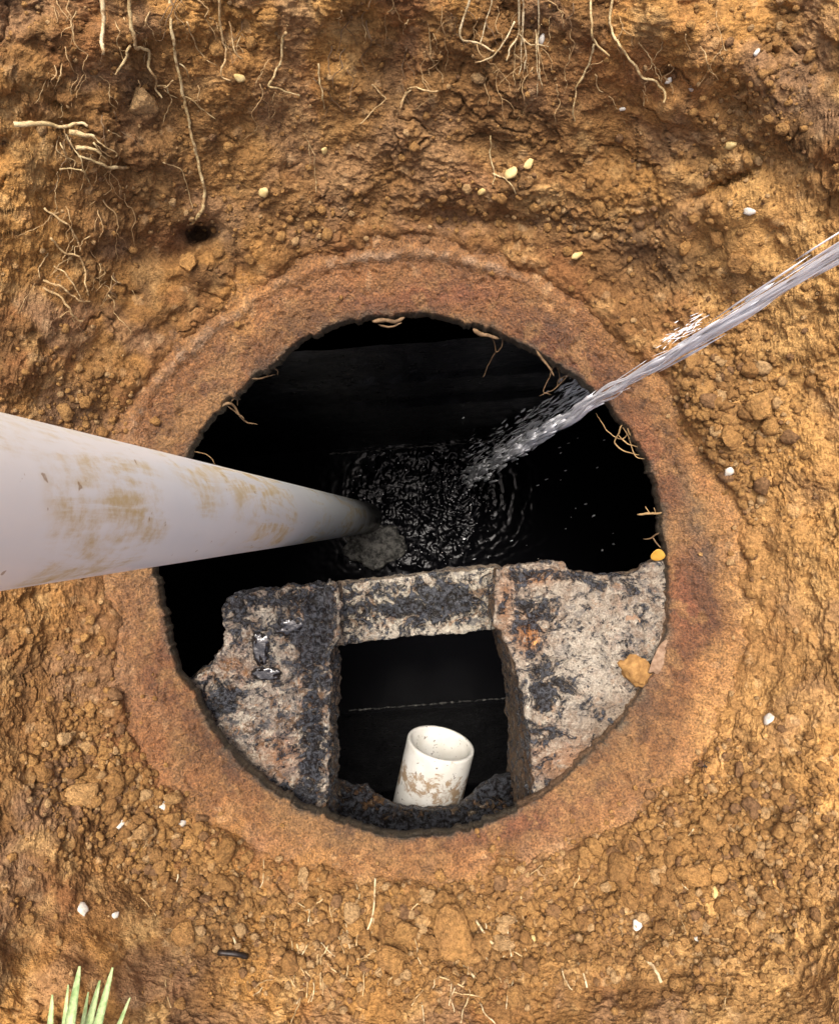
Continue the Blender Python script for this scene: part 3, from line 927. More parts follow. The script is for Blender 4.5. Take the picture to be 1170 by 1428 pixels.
crust('slab', [(316, 834), (340, 829), (372, 823), (420, 818), (474, 814), (476, 840), (472, 888), (460, 905), (461, 960), (458, 1030), (457, 1100),
               (455, 1190), (390, 1190), (300, 1130), (220, 1010), (232, 972), (268, 946), (286, 932), (312, 902), (314, 872)],
      0.895, 0.11, 0.0023, M_SLAB, lm, 0.0085, 0.8, lambda x, y: -0.00004 * (y - 950), lx, 200, lambda x, y: 0.028 + 0.085 * float(smooth(np.array((y - 880) / 30))))
# slab that meets the collar
def rm(ux, uy, V, Nn):
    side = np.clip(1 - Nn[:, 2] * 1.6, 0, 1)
    tar = (0.12 + 0.55 * gauss(ux, uy, 755, 955, 22, 70) + 0.6 * gauss(ux, uy, 745, 850, 28, 30) + 0.4 * gauss(ux, uy, 780, 965, 40, 24) + 0.4 * gauss(ux, uy, 830, 805, 60, 10)
           + 0.35 * gauss(ux, uy, 760, 1020, 20, 30) + 0.6 * gauss(ux, uy, 745, 800, 40, 9) + 0.2 * side)
    rust = 1.0 * gauss(ux, uy, 738, 885, 20, 26) + 0.8 * gauss(ux, uy, 752, 806, 30, 10, 10) + 0.5 * gauss(ux, uy, 705, 840, 12, 40) + 0.5 * gauss(ux, uy, 790, 1060, 50, 30)
    pale = 0.55 * gauss(ux, uy, 820, 930, 60, 70) + 0.9 * np.exp(-((ux - 736) / 4) ** 2) * smooth((uy - 930) / 20) * smooth((1040 - uy) / 20)
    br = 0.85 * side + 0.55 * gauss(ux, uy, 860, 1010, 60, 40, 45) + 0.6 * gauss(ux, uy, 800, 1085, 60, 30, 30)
    return tar, rust, pale, br
def rx(ux, uy, V):
    edge_ = np.hypot((ux - 868) / 30, (uy - 892) / 46)
    return 0.007 * smooth((1.05 - edge_) / 0.15) + 0.004 * gauss(ux, uy, 738, 885, 16, 20) - 0.004 * np.exp(-((uy - 925 + (ux - 760) * 0.25 + 4 * np.sin(ux / 8)) / 2.0) ** 2) * smooth((ux - 750) / 20) * smooth((840 - ux) / 20)
crust('slab', [(690, 793), (740, 786), (786, 783), (794, 796), (822, 802), (868, 803), (890, 794), (912, 782), (960, 775), (985, 860), (960, 985), (880, 1090), (790, 1170),
               (740, 1190), (744, 1110), (742, 1060), (738, 1020), (725, 960), (712, 915), (700, 880), (690, 874)],
      0.870, 0.25, 0.0026, M_SLAB2, rm, 0.0058, 0.8, lambda x, y: -0.00006 * max(0, y - 950), rx, 240, lambda x, y: 0.024 + 0.23 * float(smooth(np.array((y - 830) / 60))))
def bm_(ux, uy, V, Nn):
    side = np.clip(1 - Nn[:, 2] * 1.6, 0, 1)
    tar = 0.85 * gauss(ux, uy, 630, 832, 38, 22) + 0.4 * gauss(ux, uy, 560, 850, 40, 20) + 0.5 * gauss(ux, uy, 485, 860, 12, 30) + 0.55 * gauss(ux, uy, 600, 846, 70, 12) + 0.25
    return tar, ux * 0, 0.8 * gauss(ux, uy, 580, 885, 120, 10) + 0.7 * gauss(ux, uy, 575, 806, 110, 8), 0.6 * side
crust('beam', [(466, 817), (520, 809), (600, 800), (700, 790), (704, 876), (640, 884), (560, 889), (500, 897), (466, 903)],
      0.945, 0.05, 0.002, M_BEAM, bm_, 0.0042, 0.5, None, None, 280)
# muddy ledge the outlet pipe pokes out from under
def gm(ux, uy, V, Nn):
    tar = 0.7 * gauss(ux, uy, 600, 1152, 90, 14) + 0.8 * gauss(ux, uy, 690, 1090, 34, 22) + 0.55 * gauss(ux, uy, 500, 1145, 30, 14) + 0.5
    return tar, 0.35 * gauss(ux, uy, 510, 1110, 20, 12), ux * 0, 0.8 * gauss(ux, uy, 520, 1115, 40, 18) + 0.4
crust('ledge', [(470, 1090), (492, 1100), (512, 1098), (522, 1110), (548, 1126), (600, 1132), (640, 1128), (660, 1114), (670, 1100), (692, 1088), (735, 1076), (800, 1120), (760, 1260), (600, 1300), (440, 1260), (430, 1130)],
      1.075, 0.02, 0.0022, M_LEDGE, gm, 0.0030, 0.7, None, None, 320)

# ------------------------------------------------------------------ pipes
def pipe_mesh(name, L, ro, ri, mat, nseg=72, nl=60, cut=None, wob=0.0):
    """hollow pipe along local +Z from 0; the mouth at z = 0 has a softened edge"""
    prof_ = [(ri, L)] + [(ri, zz) for zz in np.linspace(L * 0.98, 0.004, nl // 3)] + [(ri + 0.0006, 0.0008), (ri + 0.0016, 0.0), (ro - 0.0016, 0.0), (ro - 0.0005, 0.0010)] \
        + [(ro, zz) for zz in np.linspace(0.004, L, nl)]
    a = np.linspace(0, 2 * math.pi, nseg, endpoint=False)
    V = np.concatenate([np.stack([r * np.cos(a), r * np.sin(a), np.full(nseg, zz)], -1) for r, zz in prof_])
    if wob:
        V[:, :2] *= (1 + wob * fbm(V * np.array([1, 1, 0.3]), 20, 131, 2))[:, None]
    return mesh_np(name, V, grid_faces(nseg, len(prof_), True), mat)

def orient(o, p, axis):
    o.matrix_world = Matrix.Translation(p) @ Vector(axis).to_track_quat('Z', 'Y').to_matrix().to_4x4()

ax = Vector((-0.034, 0.013, 1.0)).normalized()
p_mouth = at(84, 704, 0.42) - ax * (1.86)          # the mouth lies under water
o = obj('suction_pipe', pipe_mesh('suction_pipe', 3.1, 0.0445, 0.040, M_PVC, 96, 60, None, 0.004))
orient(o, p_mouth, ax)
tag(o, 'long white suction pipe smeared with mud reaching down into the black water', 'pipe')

o = obj('outlet_pipe', pipe_mesh('outlet_pipe', 0.32, 0.0555, 0.0490, M_OUTLET, 80, 30, None, 0.003))
orient(o, at(615, 1036, 1.165), Vector((-0.20, -0.95, -0.19)).normalized())
tag(o, 'short open white outlet pipe with brown stains in the square opening', 'pipe')

# ------------------------------------------------------------------ water jet, spray, foam
J0, J1 = np.array(at(1082, 405, 0.45)), np.array(at(645, 672, 2.1))
jd = (J1 - J0) / np.linalg.norm(J1 - J0)
JF = frame_from(jd)
LJ = np.linalg.norm(J1 - J0)
def jp(s):
    return J0 + jd * s
# unbroken part of the jet: a bundle of separate twisting strands
acc = Acc()
for k in range(95):
    L_ = RNG.uniform(0.10, 0.34)
    s0 = RNG.uniform(-0.45, LJ * 0.34 - 0.08)
    n_ = 26
    ss = np.linspace(s0, s0 + L_, n_)
    Rm = 0.0026 + 0.0040 * np.clip(ss, 0, 1) / 0.5
    a0, tw = RNG.uniform(0, 6.28), RNG.normal(0, 2.5)
    rad0 = abs(RNG.normal(0, 0.62))
    wv = np.stack([ss * 14, np.full(n_, k * 3.7), np.zeros(n_)], -1)
    ox = Rm * (rad0 * np.cos(a0 + tw * ss) + 0.7 * vnoise(wv, 1, 143))
    oy = Rm * (rad0 * np.sin(a0 + tw * ss) + 0.7 * vnoise(wv, 1, 144))
    q = J0[None] + ss[:, None] * jd + ox[:, None] * JF[0] + oy[:, None] * JF[1]
    u = np.linspace(0, 1, n_)
    r_ = RNG.uniform(0.0006, 0.0017) * np.sin(np.pi * np.clip(u, 0.02, 0.98)) ** 0.5 * (1 + 0.5 * vnoise(wv * np.array([3, 1, 1]), 1, 145))
    V, Q, T = tube_np(q, np.maximum(r_, 0.00015), 7)
    acc.add(V, Q, T)
jet = obj('water_jet', acc.mesh('water_jet', M_JET))
tag(jet, 'white jet of water shooting across the collar into the dark tank', 'water jet')
def streaks(name, mat, n, gen, parent=None):
    acc = Acc()
    for k in range(n):
        c, length, rad, dirn = gen(k)
        Fm = frame_from(dirn)
        B, T = ICO2 if rad > 0.0016 else ICO1
        w = B * np.array([rad, rad, length]) * (1 + 0.28 * RNG.standard_normal((len(B), 1)))
        acc.add(w @ Fm + c, None, T)
    return obj(name, acc.mesh(name, mat), parent)
def g1(k):
    u = RNG.random() ** 0.85
    s_ = LJ * (0.24 + 0.76 * u)
    spread = 0.004 + 0.019 * u
    o2 = RNG.standard_normal(2) * spread * (0.55, 0.75)
    c = jp(s_) + o2[0] * JF[0] + o2[1] * JF[1]
    return c, (0.030 + 0.035 * RNG.random()) * (1 - 0.45 * u), 0.0012 + 0.0034 * RNG.random() ** 1.5 * (1 - 0.2 * u), jd + 0.035 * RNG.standard_normal(3)
streaks('broken_stream', M_DROP, 330, g1, jet)
def g1b(k):   # stray strands clinging to the jet near the bank
    s_ = -0.15 + 0.55 * RNG.random()
    o2 = RNG.standard_normal(2) * 0.0038
    c = jp(s_) + o2[0] * JF[0] + o2[1] * JF[1]
    return c, 0.02 + 0.05 * RNG.random(), 0.0004 + 0.0008 * RNG.random(), jd + 0.006 * RNG.standard_normal(3)
streaks('strand', M_DROP, 40, g1b, jet)
def g1c(k):   # flick of water above the jet
    x, y = 952 + RNG.normal(0, 15), 462 + RNG.normal(0, 7)
    return np.array(at(x, y - 0.55 * (x - 952), 0.62 + RNG.normal(0, .01))), 0.002 + 0.006 * RNG.random(), 0.00012 + 0.0003 * RNG.random(), jd * 0.2 + np.array([0.8, 0.45, 0]) + 0.15 * RNG.standard_normal(3)
streaks('splash_flick', M_JET, 60, g1c, jet)
def g2(k):
    if k < 520:
        u = RNG.random()
        x = 845 - 190 * u
        y = 548 + 122 * u - abs(RNG.normal(0, 34)) * (1 - 0.35 * u) - 3
        dd_ = 1.0 + 0.95 * u + RNG.normal(0, .05)
    else:
        x, y, dd_ = RNG.uniform(600, 880), RNG.uniform(500, 780), RNG.uniform(1.5, 1.95)
    L = (0.004 + 0.010 * RNG.random()) * (1 if k < 520 else 0.35)
    return np.array(at(x, y, dd_)), L * 1.2, 0.0006 + 0.0018 * RNG.random() ** 2, np.array([0.55, 0.3, 0.5]) + 0.12 * RNG.standard_normal(3)
sp = streaks('spray', M_DROP, 560, g2)
tag(sp, 'fine white spray drops flying off the water jet', 'spray', None, 'stuff')
acc = Acc()
for k in range(330):
    if k < 200:
        a = RNG.uniform(0, 2 * math.pi); r = abs(RNG.normal(0.155, 0.045))
        x, y = S1.x + r * math.cos(a), S1.y + r * math.sin(a)
    elif k < 300:
        x, y = S0.x + RNG.normal(0, .055), S0.y + RNG.normal(0, .05)
    else:
        x, y = S1.x + RNG.normal(0.1, .22), S1.y + RNG.normal(-0.05, .16)
    rr = 0.0009 + 0.0018 * RNG.random() ** 3
    acc.add(ICO1[0] * rr * np.array([1, 1, 0.8]) + np.array([x, y, WZ + 0.003]), None, ICO1[1])
o = obj('bubbles', acc.mesh('bubbles', M_DROP))
tag(o, 'ring of small pale bubbles on the churned black water', 'bubbles', None, 'stuff')
B, T = ICO4
c = at(524, 760, 2.095)
V = B * np.array([0.078, 0.062, 0.016])
V = V * (1 + 0.55 * fbm(B, 1.8, 151, 3) + 0.22 * fbm(B, 7, 152, 3))[:, None] + np.array([c.x, c.y, WZ + 0.002])
o = obj('foam_patch', mesh_np('foam_patch', V, T, M_FOAM))
tag(o, 'murky grey foam patch floating beside the suction pipe end', 'foam')

# ------------------------------------------------------------------ roots
def ground_path(pts, lift, jit=1.5, sub=6):
    out = []
    for i, (x, y) in enumerate(pts):
        p, n = on_ground(x, y)
        if p is None:
            p, n = np.array(at(x, y, CAM_H - 0.02)), np.array([0, 0, 1.0])
        l = (lift[i] if isinstance(lift, (list, tuple)) else lift) * (0.25 + 0.5 * abs(math.sin(x * 0.071 + y * 0.053)))
        v = np.array([0, 0, CAM_H]) - p
        v /= np.linalg.norm(v)
        out.append(p + v * l)
    q = catmull(out, sub)
    w = fbm(q, 60, int(pts[0][0]) % 97, 2)
    q[:, 0] += 0.0009 * jit * fbm(q, 150, 3 + int(pts[0][0]) % 89, 2)
    q[:, 1] += 0.0009 * jit * fbm(q, 150, 4 + int(pts[0][1]) % 89, 2)
    q[:, 0] += 0.0016 * jit * w
    q[:, 1] += 0.0016 * jit * fbm(q, 60, 5 + int(pts[0][1]) % 97, 2)
    return q

def root(name, label, branches, mat, group=None, lift=0.006, jit=1.5):
    """branches: list of (points, width px start, width px end)"""
    acc = Acc()
    for br in branches:
        q = ground_path(br[0], br[3] if len(br) > 3 else lift, jit)
        dd_ = CAM_H - q[:, 2]
        wpx = 0.68 * np.linspace(br[1], br[2], len(q)) * (1 + 0.4 * fbm(q, 150, 17, 2))
        V, Q, T = tube_np(q, np.maximum(wpx * dd_ / F / 2, 0.00025), 7)
        acc.add(V, Q, T)
    o = obj(name, acc.mesh(name, mat))
    return tag(o, label, 'root', group)

root('root', 'long pale root hanging down the bank into the burrow', [
    ([(238, -40), (240, 40), (244, 75), (252, 105), (258, 130), (263, 165), (269, 195), (277, 220), (284, 250), (286, 270), (281, 292), (272, 305), (262, 314)], 6, 6.5),
    ([(248, 86), (260, 98), (264, 108)], 3.5, 2), ([(284, 278), (284, 290), (279, 300)], 4, 2), ([(258, 130), (268, 136), (290, 158), (300, 165)], 2.2, 1.2)], M_ROOT_W)
root('root', 'thick forked cream root at the top of the bank', [
    ([(183, -40), (182, 20), (182, 50), (184, 62), (192, 69), (204, 71), (207, 80), (208, 92), (213, 103), (218, 112), (219, 125), (228, 138)], 9, 3.5, 0.016),
    ([(183, 62), (176, 66), (172, 80), (165, 92), (158, 99)], 6, 4, 0.016), ([(219, 118), (234, 122), (238, 132), (246, 138)], 3, 1.5, 0.008)], M_ROOT_W)
root('root', 'short white broken root stub beside the forked root', [([(140, -40), (143, 20), (142, 55), (146, 70), (147, 76)], 11, 4, 0.018)], M_STRAW)
root('root', 'bundle of broken cream roots jutting from the bank side', [
    ([(20, 172), (60, 172), (84, 174), (110, 172), (126, 176)], 11, 5, 0.020), ([(100, 186), (115, 187), (132, 192)], 11, 6, 0.018),
    ([(106, 205), (125, 205), (140, 208)], 9, 5, 0.016), ([(112, 215), (135, 224), (155, 232), (180, 236)], 4, 7, 0.016),
    ([(130, 190), (142, 198), (160, 208), (162, 216)], 3, 2, 0.014), ([(132, 196), (144, 210), (147, 220)], 3.5, 2, 0.014),
    ([(84, 196), (90, 208), (98, 224)], 4, 2, 0.016), ([(92, 186), (102, 206), (112, 222), (120, 250)], 3, 1.5, 0.012), ([(112, 232), (118, 244), (126, 256)], 3.5, 2, 0.012),
    ([(150, 182), (160, 186), (170, 190)], 3, 1.5, 0.012), ([(84, 232), (100, 234), (112, 235)], 3, 2, 0.012)], M_ROOT_W)
root('root', 'curving tan rootlets down the side bank above the suction pipe', [
    ([(60, 290), (86, 306), (98, 318), (108, 334), (112, 350)], 4.5, 3, 0.012), ([(70, 330), (90, 348), (110, 358), (118, 372), (120, 396), (124, 414)], 4.5, 2.5, 0.010),
    ([(60, 390), (88, 400), (102, 412), (112, 420), (128, 420)], 5, 2.5, 0.014), ([(60, 400), (86, 416), (98, 430), (106, 444), (114, 446)], 5, 3.5, 0.014),
    ([(76, 370), (92, 380), (100, 396), (112, 412)], 3.5, 2, 0.012), ([(84, 440), (96, 436), (104, 450)], 3, 1.5, 0.012)], M_ROOT)
root('root', 'bent tan root across the smooth reddish bank', [
    ([(850, -30), (856, 40), (866, 58), (876, 74), (888, 92), (898, 104), (912, 110), (920, 118), (927, 132), (926, 142)], 5.5, 4, 0.010),
    ([(822, -30), (826, 40), (830, 58), (840, 68), (852, 78)], 5, 3, 0.012), ([(830, 62), (822, 88), (812, 108), (803, 124), (799, 142), (798, 158), (801, 168)], 5, 2.5, 0.010)], M_ROOT_W)
root('root', 'spray of dry white roots splayed over the bank edge', [
    ([(722, -20), (720, 42), (712, 66), (708, 84)], 5, 3, 0.02), ([(728, -20), (728, 45), (734, 72), (731, 98)], 4, 2.5, 0.02), ([(716, 30), (700, 60), (684, 78), (664, 84)], 4, 2.5, 0.02),
    ([(660, -20), (642, 46), (664, 60), (688, 70)], 5, 3.5, 0.02), ([(735, -20), (726, 48), (728, 80), (722, 104)], 3, 2, 0.016), ([(752, -20), (750, 50), (752, 96), (756, 122)], 3.5, 2, 0.012),
    ([(748, 40), (749, 90), (750, 136)], 3, 1.5, 0.01), ([(690, -20), (676, 44), (670, 60)], 3, 2, 0.016), ([(720, 44), (740, 60), (765, 62)], 3, 1.8, 0.018)], M_STRAW)
root('root', 'crooked tan root with hooked end on the upper bank', [
    ([(560, 150), (566, 132), (574, 122), (590, 124), (610, 126)], 4.5, 3, 0.012), ([(574, 124), (560, 140), (553, 158)], 3.5, 2, 0.010), ([(520, 118), (530, 130), (535, 138), (524, 150), (514, 160), (500, 172)], 3, 1.6, 0.010)], M_ROOT)
root('root', 'slim forked root beside the yellow stones', [
    ([(684, 190), (685, 220), (688, 240), (686, 262)], 3.2, 1.6, 0.006), ([(687, 240), (700, 248), (714, 258), (720, 270)], 3.0, 1.6, 0.006)], M_ROOT_W)
root('root', 'short straight root lying on the upper bank', [([(398, 40), (396, 60), (388, 88), (378, 112), (376, 122)], 5.5, 4, 0.010), ([(378, 118), (398, 126), (416, 132)], 4, 2, 0.010)], M_ROOT_W)
root('root', 'thin pale root hanging beside the short straight root', [([(441, 88), (446, 110), (450, 132), (454, 152)], 4, 3, 0.008)], M_ROOT_W)
root('root', 'looped pale root pair above the round stone', [
    ([(306, -20), (308, 45), (316, 70), (316, 86), (308, 96), (310, 108), (322, 110)], 5, 2.5, 0.012), ([(318, 30), (328, 66), (338, 82)], 3.5, 2, 0.012), ([(262, 30), (276, 66), (300, 92)], 3, 1.6, 0.008)], M_ROOT)
root('root', 'fine branching rootlet on the middle of the bank', [([(424, 185), (430, 200), (438, 215), (440, 240), (442, 268)], 2.4, 1.2, 0.005), ([(430, 198), (432, 220), (430, 236)], 2, 1, 0.005), ], M_ROOT)
root('root', 'faint thin rootlet beside the long pale root', [([(226, 224), (248, 232), (258, 250), (264, 272), (268, 290)], 2.6, 1.4, 0.005)], M_ROOT)

# random hair roots along the top of the bank
for k in range(110):
    x = random.uniform(60, 1010) if k < 80 else random.uniform(60, 180)
    y = random.uniform(-30, 120) if k < 80 else random.uniform(150, 420)
    L = random.uniform(25, 90) * (1.0 if x < 900 else 0.6)
    ang = random.gauss(0, 0.35)
    pts = []
    for q in range(5):
        pts.append((x + math.sin(ang) * L * q / 4 + random.gauss(0, L * 0.05), y + math.cos(ang) * L * q / 4))
    brs = [(pts, random.uniform(1.6, 3.0), 0.9)]
    if random.random() < 0.6:
        m = pts[random.choice((1, 2))]
        sgn = random.choice((-1, 1))
        brs.append(([m, (m[0] + sgn * L * 0.12, m[1] + L * 0.14), (m[0] + sgn * L * 0.2, m[1] + L * 0.32)], 1.5, 0.8))
    root('hair_root', 'hair-thin tan root dangling from the upper soil bank', brs, random.choice((M_ROOT_T, M_ROOT_T, M_ROOT, M_ROOT_D)),
         'hair roots in the upper bank', random.uniform(0.003, 0.009), 2.5)

# rootlets at the rim, hanging free in the opening
def rim_root(label, branches, mat):
    acc = Acc()
    for pts, w0, w1_ in branches:
        q = catmull([at(*p) for p in pts], 6)
        q = q + 0.0016 * np.stack([fbm(q, 90, 3, 2), fbm(q, 90, 4, 2), fbm(q, 90, 6, 2)], -1)
        w_ = np.linspace(w0, w1_, len(q)) * np.minimum(1, np.linspace(0.35, 0.5, len(q)) + 4 * np.minimum(np.linspace(0, 1, len(q)), np.linspace(1, 0, len(q)))) * (1 + 0.3 * fbm(q, 160, 9, 2)) * 0.8
        V, Q, T = tube_np(q, np.maximum(w_, 0.5) * (CAM_H - q[:, 2]) / F / 2, 6)
        acc.add(V, Q, T)
    o = obj('rim_rootlet', acc.mesh('rim_rootlet', mat))
    tag(o, label, 'root')
D0 = 0.868
rim_root('looped grey rootlet dangling from the rim beyond the ripples', [
    ([(660, 458, .862), (668, 464, .868), (682, 468, D0), (696, 472, .872)], 9, 6), ([(684, 466, D0), (690, 480, .89), (693, 490, .90), (699, 484, .89), (701, 474, .88), (698, 470, .87)], 2.2, 1.6),
    ([(692, 488, .90), (686, 500, .92), (678, 514, .94), (673, 526, .95)], 2, 1.2)], M_ROOT_D)
rim_root('tangle of brown rootlets on the rim just before the jet', [
    ([(748, 486, .86), (756, 500, D0), (766, 512, .875), (772, 524, .88)], 6, 3), ([(770, 512, .87), (764, 530, .89), (757, 545, .90), (768, 550, .90)], 2, 1.2),
    ([(776, 510, .87), (780, 522, .89), (782, 536, .90)], 2, 1.4), ([(786, 512, .87), (790, 522, .885), (780, 530, .89), (776, 540, .90)], 2, 1.2), ([(795, 520, .87), (776, 540, .89), (752, 552, .90)], 1.6, 1)], M_ROOT_D)
rim_root('tangled tan rootlets sticking out below the jet', [
    ([(880, 582, .862), (868, 592, .87), (862, 606, .88), (858, 618, .89), (872, 630, .885), (892, 634, .87)], 3, 2), ([(872, 590, .866), (876, 602, .88), (866, 612, .885), (850, 604, .89), (838, 588, .90), (830, 576, .91)], 2.5, 1.2),
    ([(862, 606, .88), (874, 618, .88), (888, 622, .87), (896, 628, .865)], 2.5, 2), ([(895, 600, .862), (880, 608, .87), (876, 596, .865), (884, 586, .862)], 3, 2), ([(868, 596, .87), (878, 612, .875), (886, 636, .875), (900, 640, .868)], 2, 1.4),
    ([(905, 590, .86), (890, 594, .862), (876, 604, .87)], 2.5, 1.8)], M_ROOT_T)
rim_root('stubby brown rootlet poking from the rim above the forked one', [
    ([(930, 714, .86), (916, 716, .87), (902, 716, .88), (888, 718, .89)], 4, 4), ([(906, 716, .88), (901, 706, .885)], 2, 1.4), ([(914, 716, .875), (912, 708, .87)], 2, 1.4)], M_ROOT_T)
rim_root('forked brown rootlet reaching over the opening beside the yellow leaf', [
    ([(932, 736, .862), (918, 744, .87), (908, 751, .88), (897, 752, .89)], 3, 2.4), ([(910, 749, .88), (914, 756, .88), (922, 764, .875)], 3, 2)], M_ROOT_D)
rim_root('frayed brown rootlet drooping from the rim above the suction pipe', [
    ([(306, 568, .862), (318, 562, .868), (328, 568, .88), (334, 580, .89), (344, 588, .90), (360, 592, .91)], 7, 1.4), ([(322, 560, .868), (330, 552, .875), (331, 566, .885)], 2.5, 2), ([(318, 566, .87), (330, 576, .885), (340, 584, .89)], 3, 1.6)], M_ROOT_D)
rim_root('small curled rootlet on the rim near the pipe shadow', [
    ([(346, 528, .862), (360, 528, .87), (372, 524, .88), (384, 522, .885)], 4, 1.6), ([(372, 526, .88), (376, 514, .88), (386, 516, .885), (387, 524, .89)], 2, 1.4)], M_ROOT_D)
rim_root('thin pale rootlet beside the suction pipe where it passes the rim', [
    ([(258, 628, .865), (272, 630, .88), (284, 632, .89), (296, 640, .90), (301, 648, .91)], 2, 1.2)], M_ROOT_T)
rim_root('ragged scab of dry roots on the far rim', [
    ([(520, 448, .861), (536, 446, .866), (552, 448, .87), (564, 442, .866)], 9, 6), ([(528, 452, .868), (545, 456, .874), (560, 450, .87)], 4, 3)], M_ROOT_D)

# ------------------------------------------------------------------ clods, stones, straw
def blob_mesh(name, seed, mat, base=ICO3, rough=0.22, flat=0.72):
    B, T = base
    wl, wlr = worley(B + 0.15 * np.stack([fbm(B, 3, seed + 6, 2)] * 3, -1), 2.1, seed + 8)
    V = B * (1 + rough * 1.5 * fbm(B, 1.5, seed, 2) + 0.30 * (0.5 - wl) + 0.16 * fbm(B, 5, seed + 1, 3, 0.65))[:, None]
    r = np.random.default_rng(seed)
    for k in range(9):
        nrm = r.standard_normal(3); nrm /= np.linalg.norm(nrm)
        dd_ = V @ nrm - r.uniform(0.5, 0.85)
        V = V - np.maximum(dd_, 0)[:, None] * nrm * 0.85
    V[:, 2] *= flat
    V += 0.06 * np.stack([fbm(V, 7, seed + 3, 2), fbm(V, 9, seed + 4, 2), fbm(V, 9, seed + 5, 2)], -1)
    return mesh_np(name, V, T, mat)
M_CLOD_P = m_clod('ochre_clod', True, 1.22)
BIGC = [blob_mesh('clod', 820 + 9 * k, M_CLOD_P, ICO4, 0.16) for k in range(5)]
CLODS = [blob_mesh('clod', 400 + 9 * k, M_CLOD, ICO3) for k in range(10)]

def place(name, me, x, y, rpx, sink=0.25, asp=(1, 1, 1), rotz=None, pos=None, nrm=None):
    if pos is None:
        pos, nrm = on_ground(x, y)
        if pos is None:
            return None
    d_ = CAM_H - pos[2]
    r = rpx * d_ / F
    o = obj(name, me)
    q = Vector(nrm).to_track_quat('Z', 'Y').to_matrix().to_4x4()
    rz = Matrix.Rotation(random.uniform(0, 6.28) if rotz is None else rotz, 4, 'Z')
    o.matrix_world = Matrix.Translation(Vector(pos) + Vector(nrm) * r * (0.72 - sink) * asp[2] * 0.6) @ q @ rz @ Matrix.Diagonal((r * asp[0], r * asp[1], r * asp[2], 1))
    return o

BIG = [(630, 1302, 33, 'largest round ochre clod on the slope below the outlet pipe'), (566, 1296, 18, 'lumpy tan clod beside the largest round clod'),
       (497, 1294, 15, 'tall pale clod with a whitish cap among dry stems'), (590, 1283, 10, 'small purplish clod wedged between two larger clods'),
       (311, 1188, 17, 'flat pinkish-brown clod resting at the collar edge'), (113, 1110, 20, 'rounded brown clod at the foot of the side bank'),
       (262, 1176, 11, 'rough orange clod above the flat pinkish clod'), (868, 1218, 20, 'broad brown clod among gravelly crumbs by the crossed sticks'),
       (968, 1220, 18, 'angular tan clod near the slender stick'), (1003, 1222, 15, 'smooth round tan clod next to an angular one'), (925, 1255, 16, 'pale crumbly clod below the broad brown clod'),
       (905, 1206, 11, 'upright oval clod beside a grey pebble'), (255, 1306, 17, 'squarish brown clod half sunk in the smooth slope'), (315, 1235, 13, 'reddish clod below the flat pinkish clod'),
       (1038, 362, 18, 'knobbly yellow clod jutting from the bank over the jet'), (982, 455, 15, 'bright clod beneath the jet on the crumbled mound'),
       (1045, 500, 10, 'small clod perched at the head of the crumbled mound'), (1060, 565, 18, 'wide pale clod on the crumbled mound'), (1015, 610, 15, 'slabby pale clod low on the crumbled mound'),
       (300, 70, 11, 'round ochre clod behind the looped roots'), (1000, 330, 11, 'pale clod in the hollow above the jet'), (955, 345, 9, 'small tan clod beside the grey hollow'),
       (408, 1345, 15, 'yellowish clod near the frame of dry stems'), (545, 1340, 19, 'wide crumbling clod below the largest round clod'), (265, 372, 15, 'greenish-brown clod filling the burrow mouth'),
       (1010, 690, 9, 'little bright clod under the crumbled mound'), (322, 105, 10, 'yellow clod by the root loop'), (195, 140, 20, 'grey-brown clod under the forked root')]
for k, (x, y, r, lab) in enumerate(BIG):
    o = place('clod', BIGC[k % 5] if k % 3 != 1 else CLODS[k % 10], x, y, r * 1.12, 0.0, (1, random.uniform(0.85, 1.0), random.uniform(0.8, 1.0)))
    if o: tag(o, lab, 'clod')

def dens(x, y):
    g = lambda *a: float(gauss(np.array(x), np.array(y), *a))
    v = (1.0 * g(975, 1190, 170, 130) + 0.9 * g(600, 1300, 240, 70) + 0.95 * g(230, 1180, 140, 70, -42) + 1.0 * g(1005, 560, 70, 120) + 0.2 * g(820, 300, 150, 40)
         + 0.35 * g(1040, 150, 60, 90) + 0.18 * g(420, 310, 160, 30) + 0.35 * g(120, 560, 60, 60) + 0.4 * g(130, 1060, 70, 110) + 0.03)
    v *= 1 - 0.9 * min(1, g(205, 420, 120, 50, 42) + g(1040, 325, 60, 36, 20) + 0.8 * g(930, 130, 110, 60) + 0.9 * g(140, 1320, 110, 90))
    return v
cand = []
rs = np.random.default_rng(5)
while len(cand) < 13000:
    x, y = rs.uniform(-20, 1190), rs.uniform(-20, 1450)
    a = math.atan2(HY - y, x - HX)
    rho = math.hypot(x - HX, y - HY)
    ee = rho - float(rim_rho(np.array(a))) - float(soil_off(np.array(a)))
    if ee < -60: continue
    dv_ = dens(x, y) * (1.0 if ee > 10 else 0.40 * math.exp(min(0, ee) / 10))
    if rs.random() > dv_ + 0.004: continue
    r = min(2.5 * math.exp(rs.normal(0, 0.58)) * (0.85 + 0.5 * min(dv_, 1)), 15)
    cand.append((r, x, y))
cand.sort(reverse=True)
for k, (r, x, y) in enumerate(cand[:260]):
    o = place('soil_lump', CLODS[k % 10], x, y, r, 0.05, (1, random.uniform(0.7, 1), random.uniform(0.65, 1)))
    if o: tag(o, 'crumbly ochre soil lump loose on the pit slope', 'soil lump', 'loose soil lumps on the pit slope')
CR = []
for k in range(8):
    B, T = ICO1 if k < 4 else ICO2
    r = np.random.default_rng(60 + k)
    CR.append((B * (1 + 0.26 * r.standard_normal((len(B), 1)) * (1 if k < 4 else 0.55)) * np.array([1, r.uniform(.7, 1), r.uniform(.6, .9)]), T))
acc = Acc()
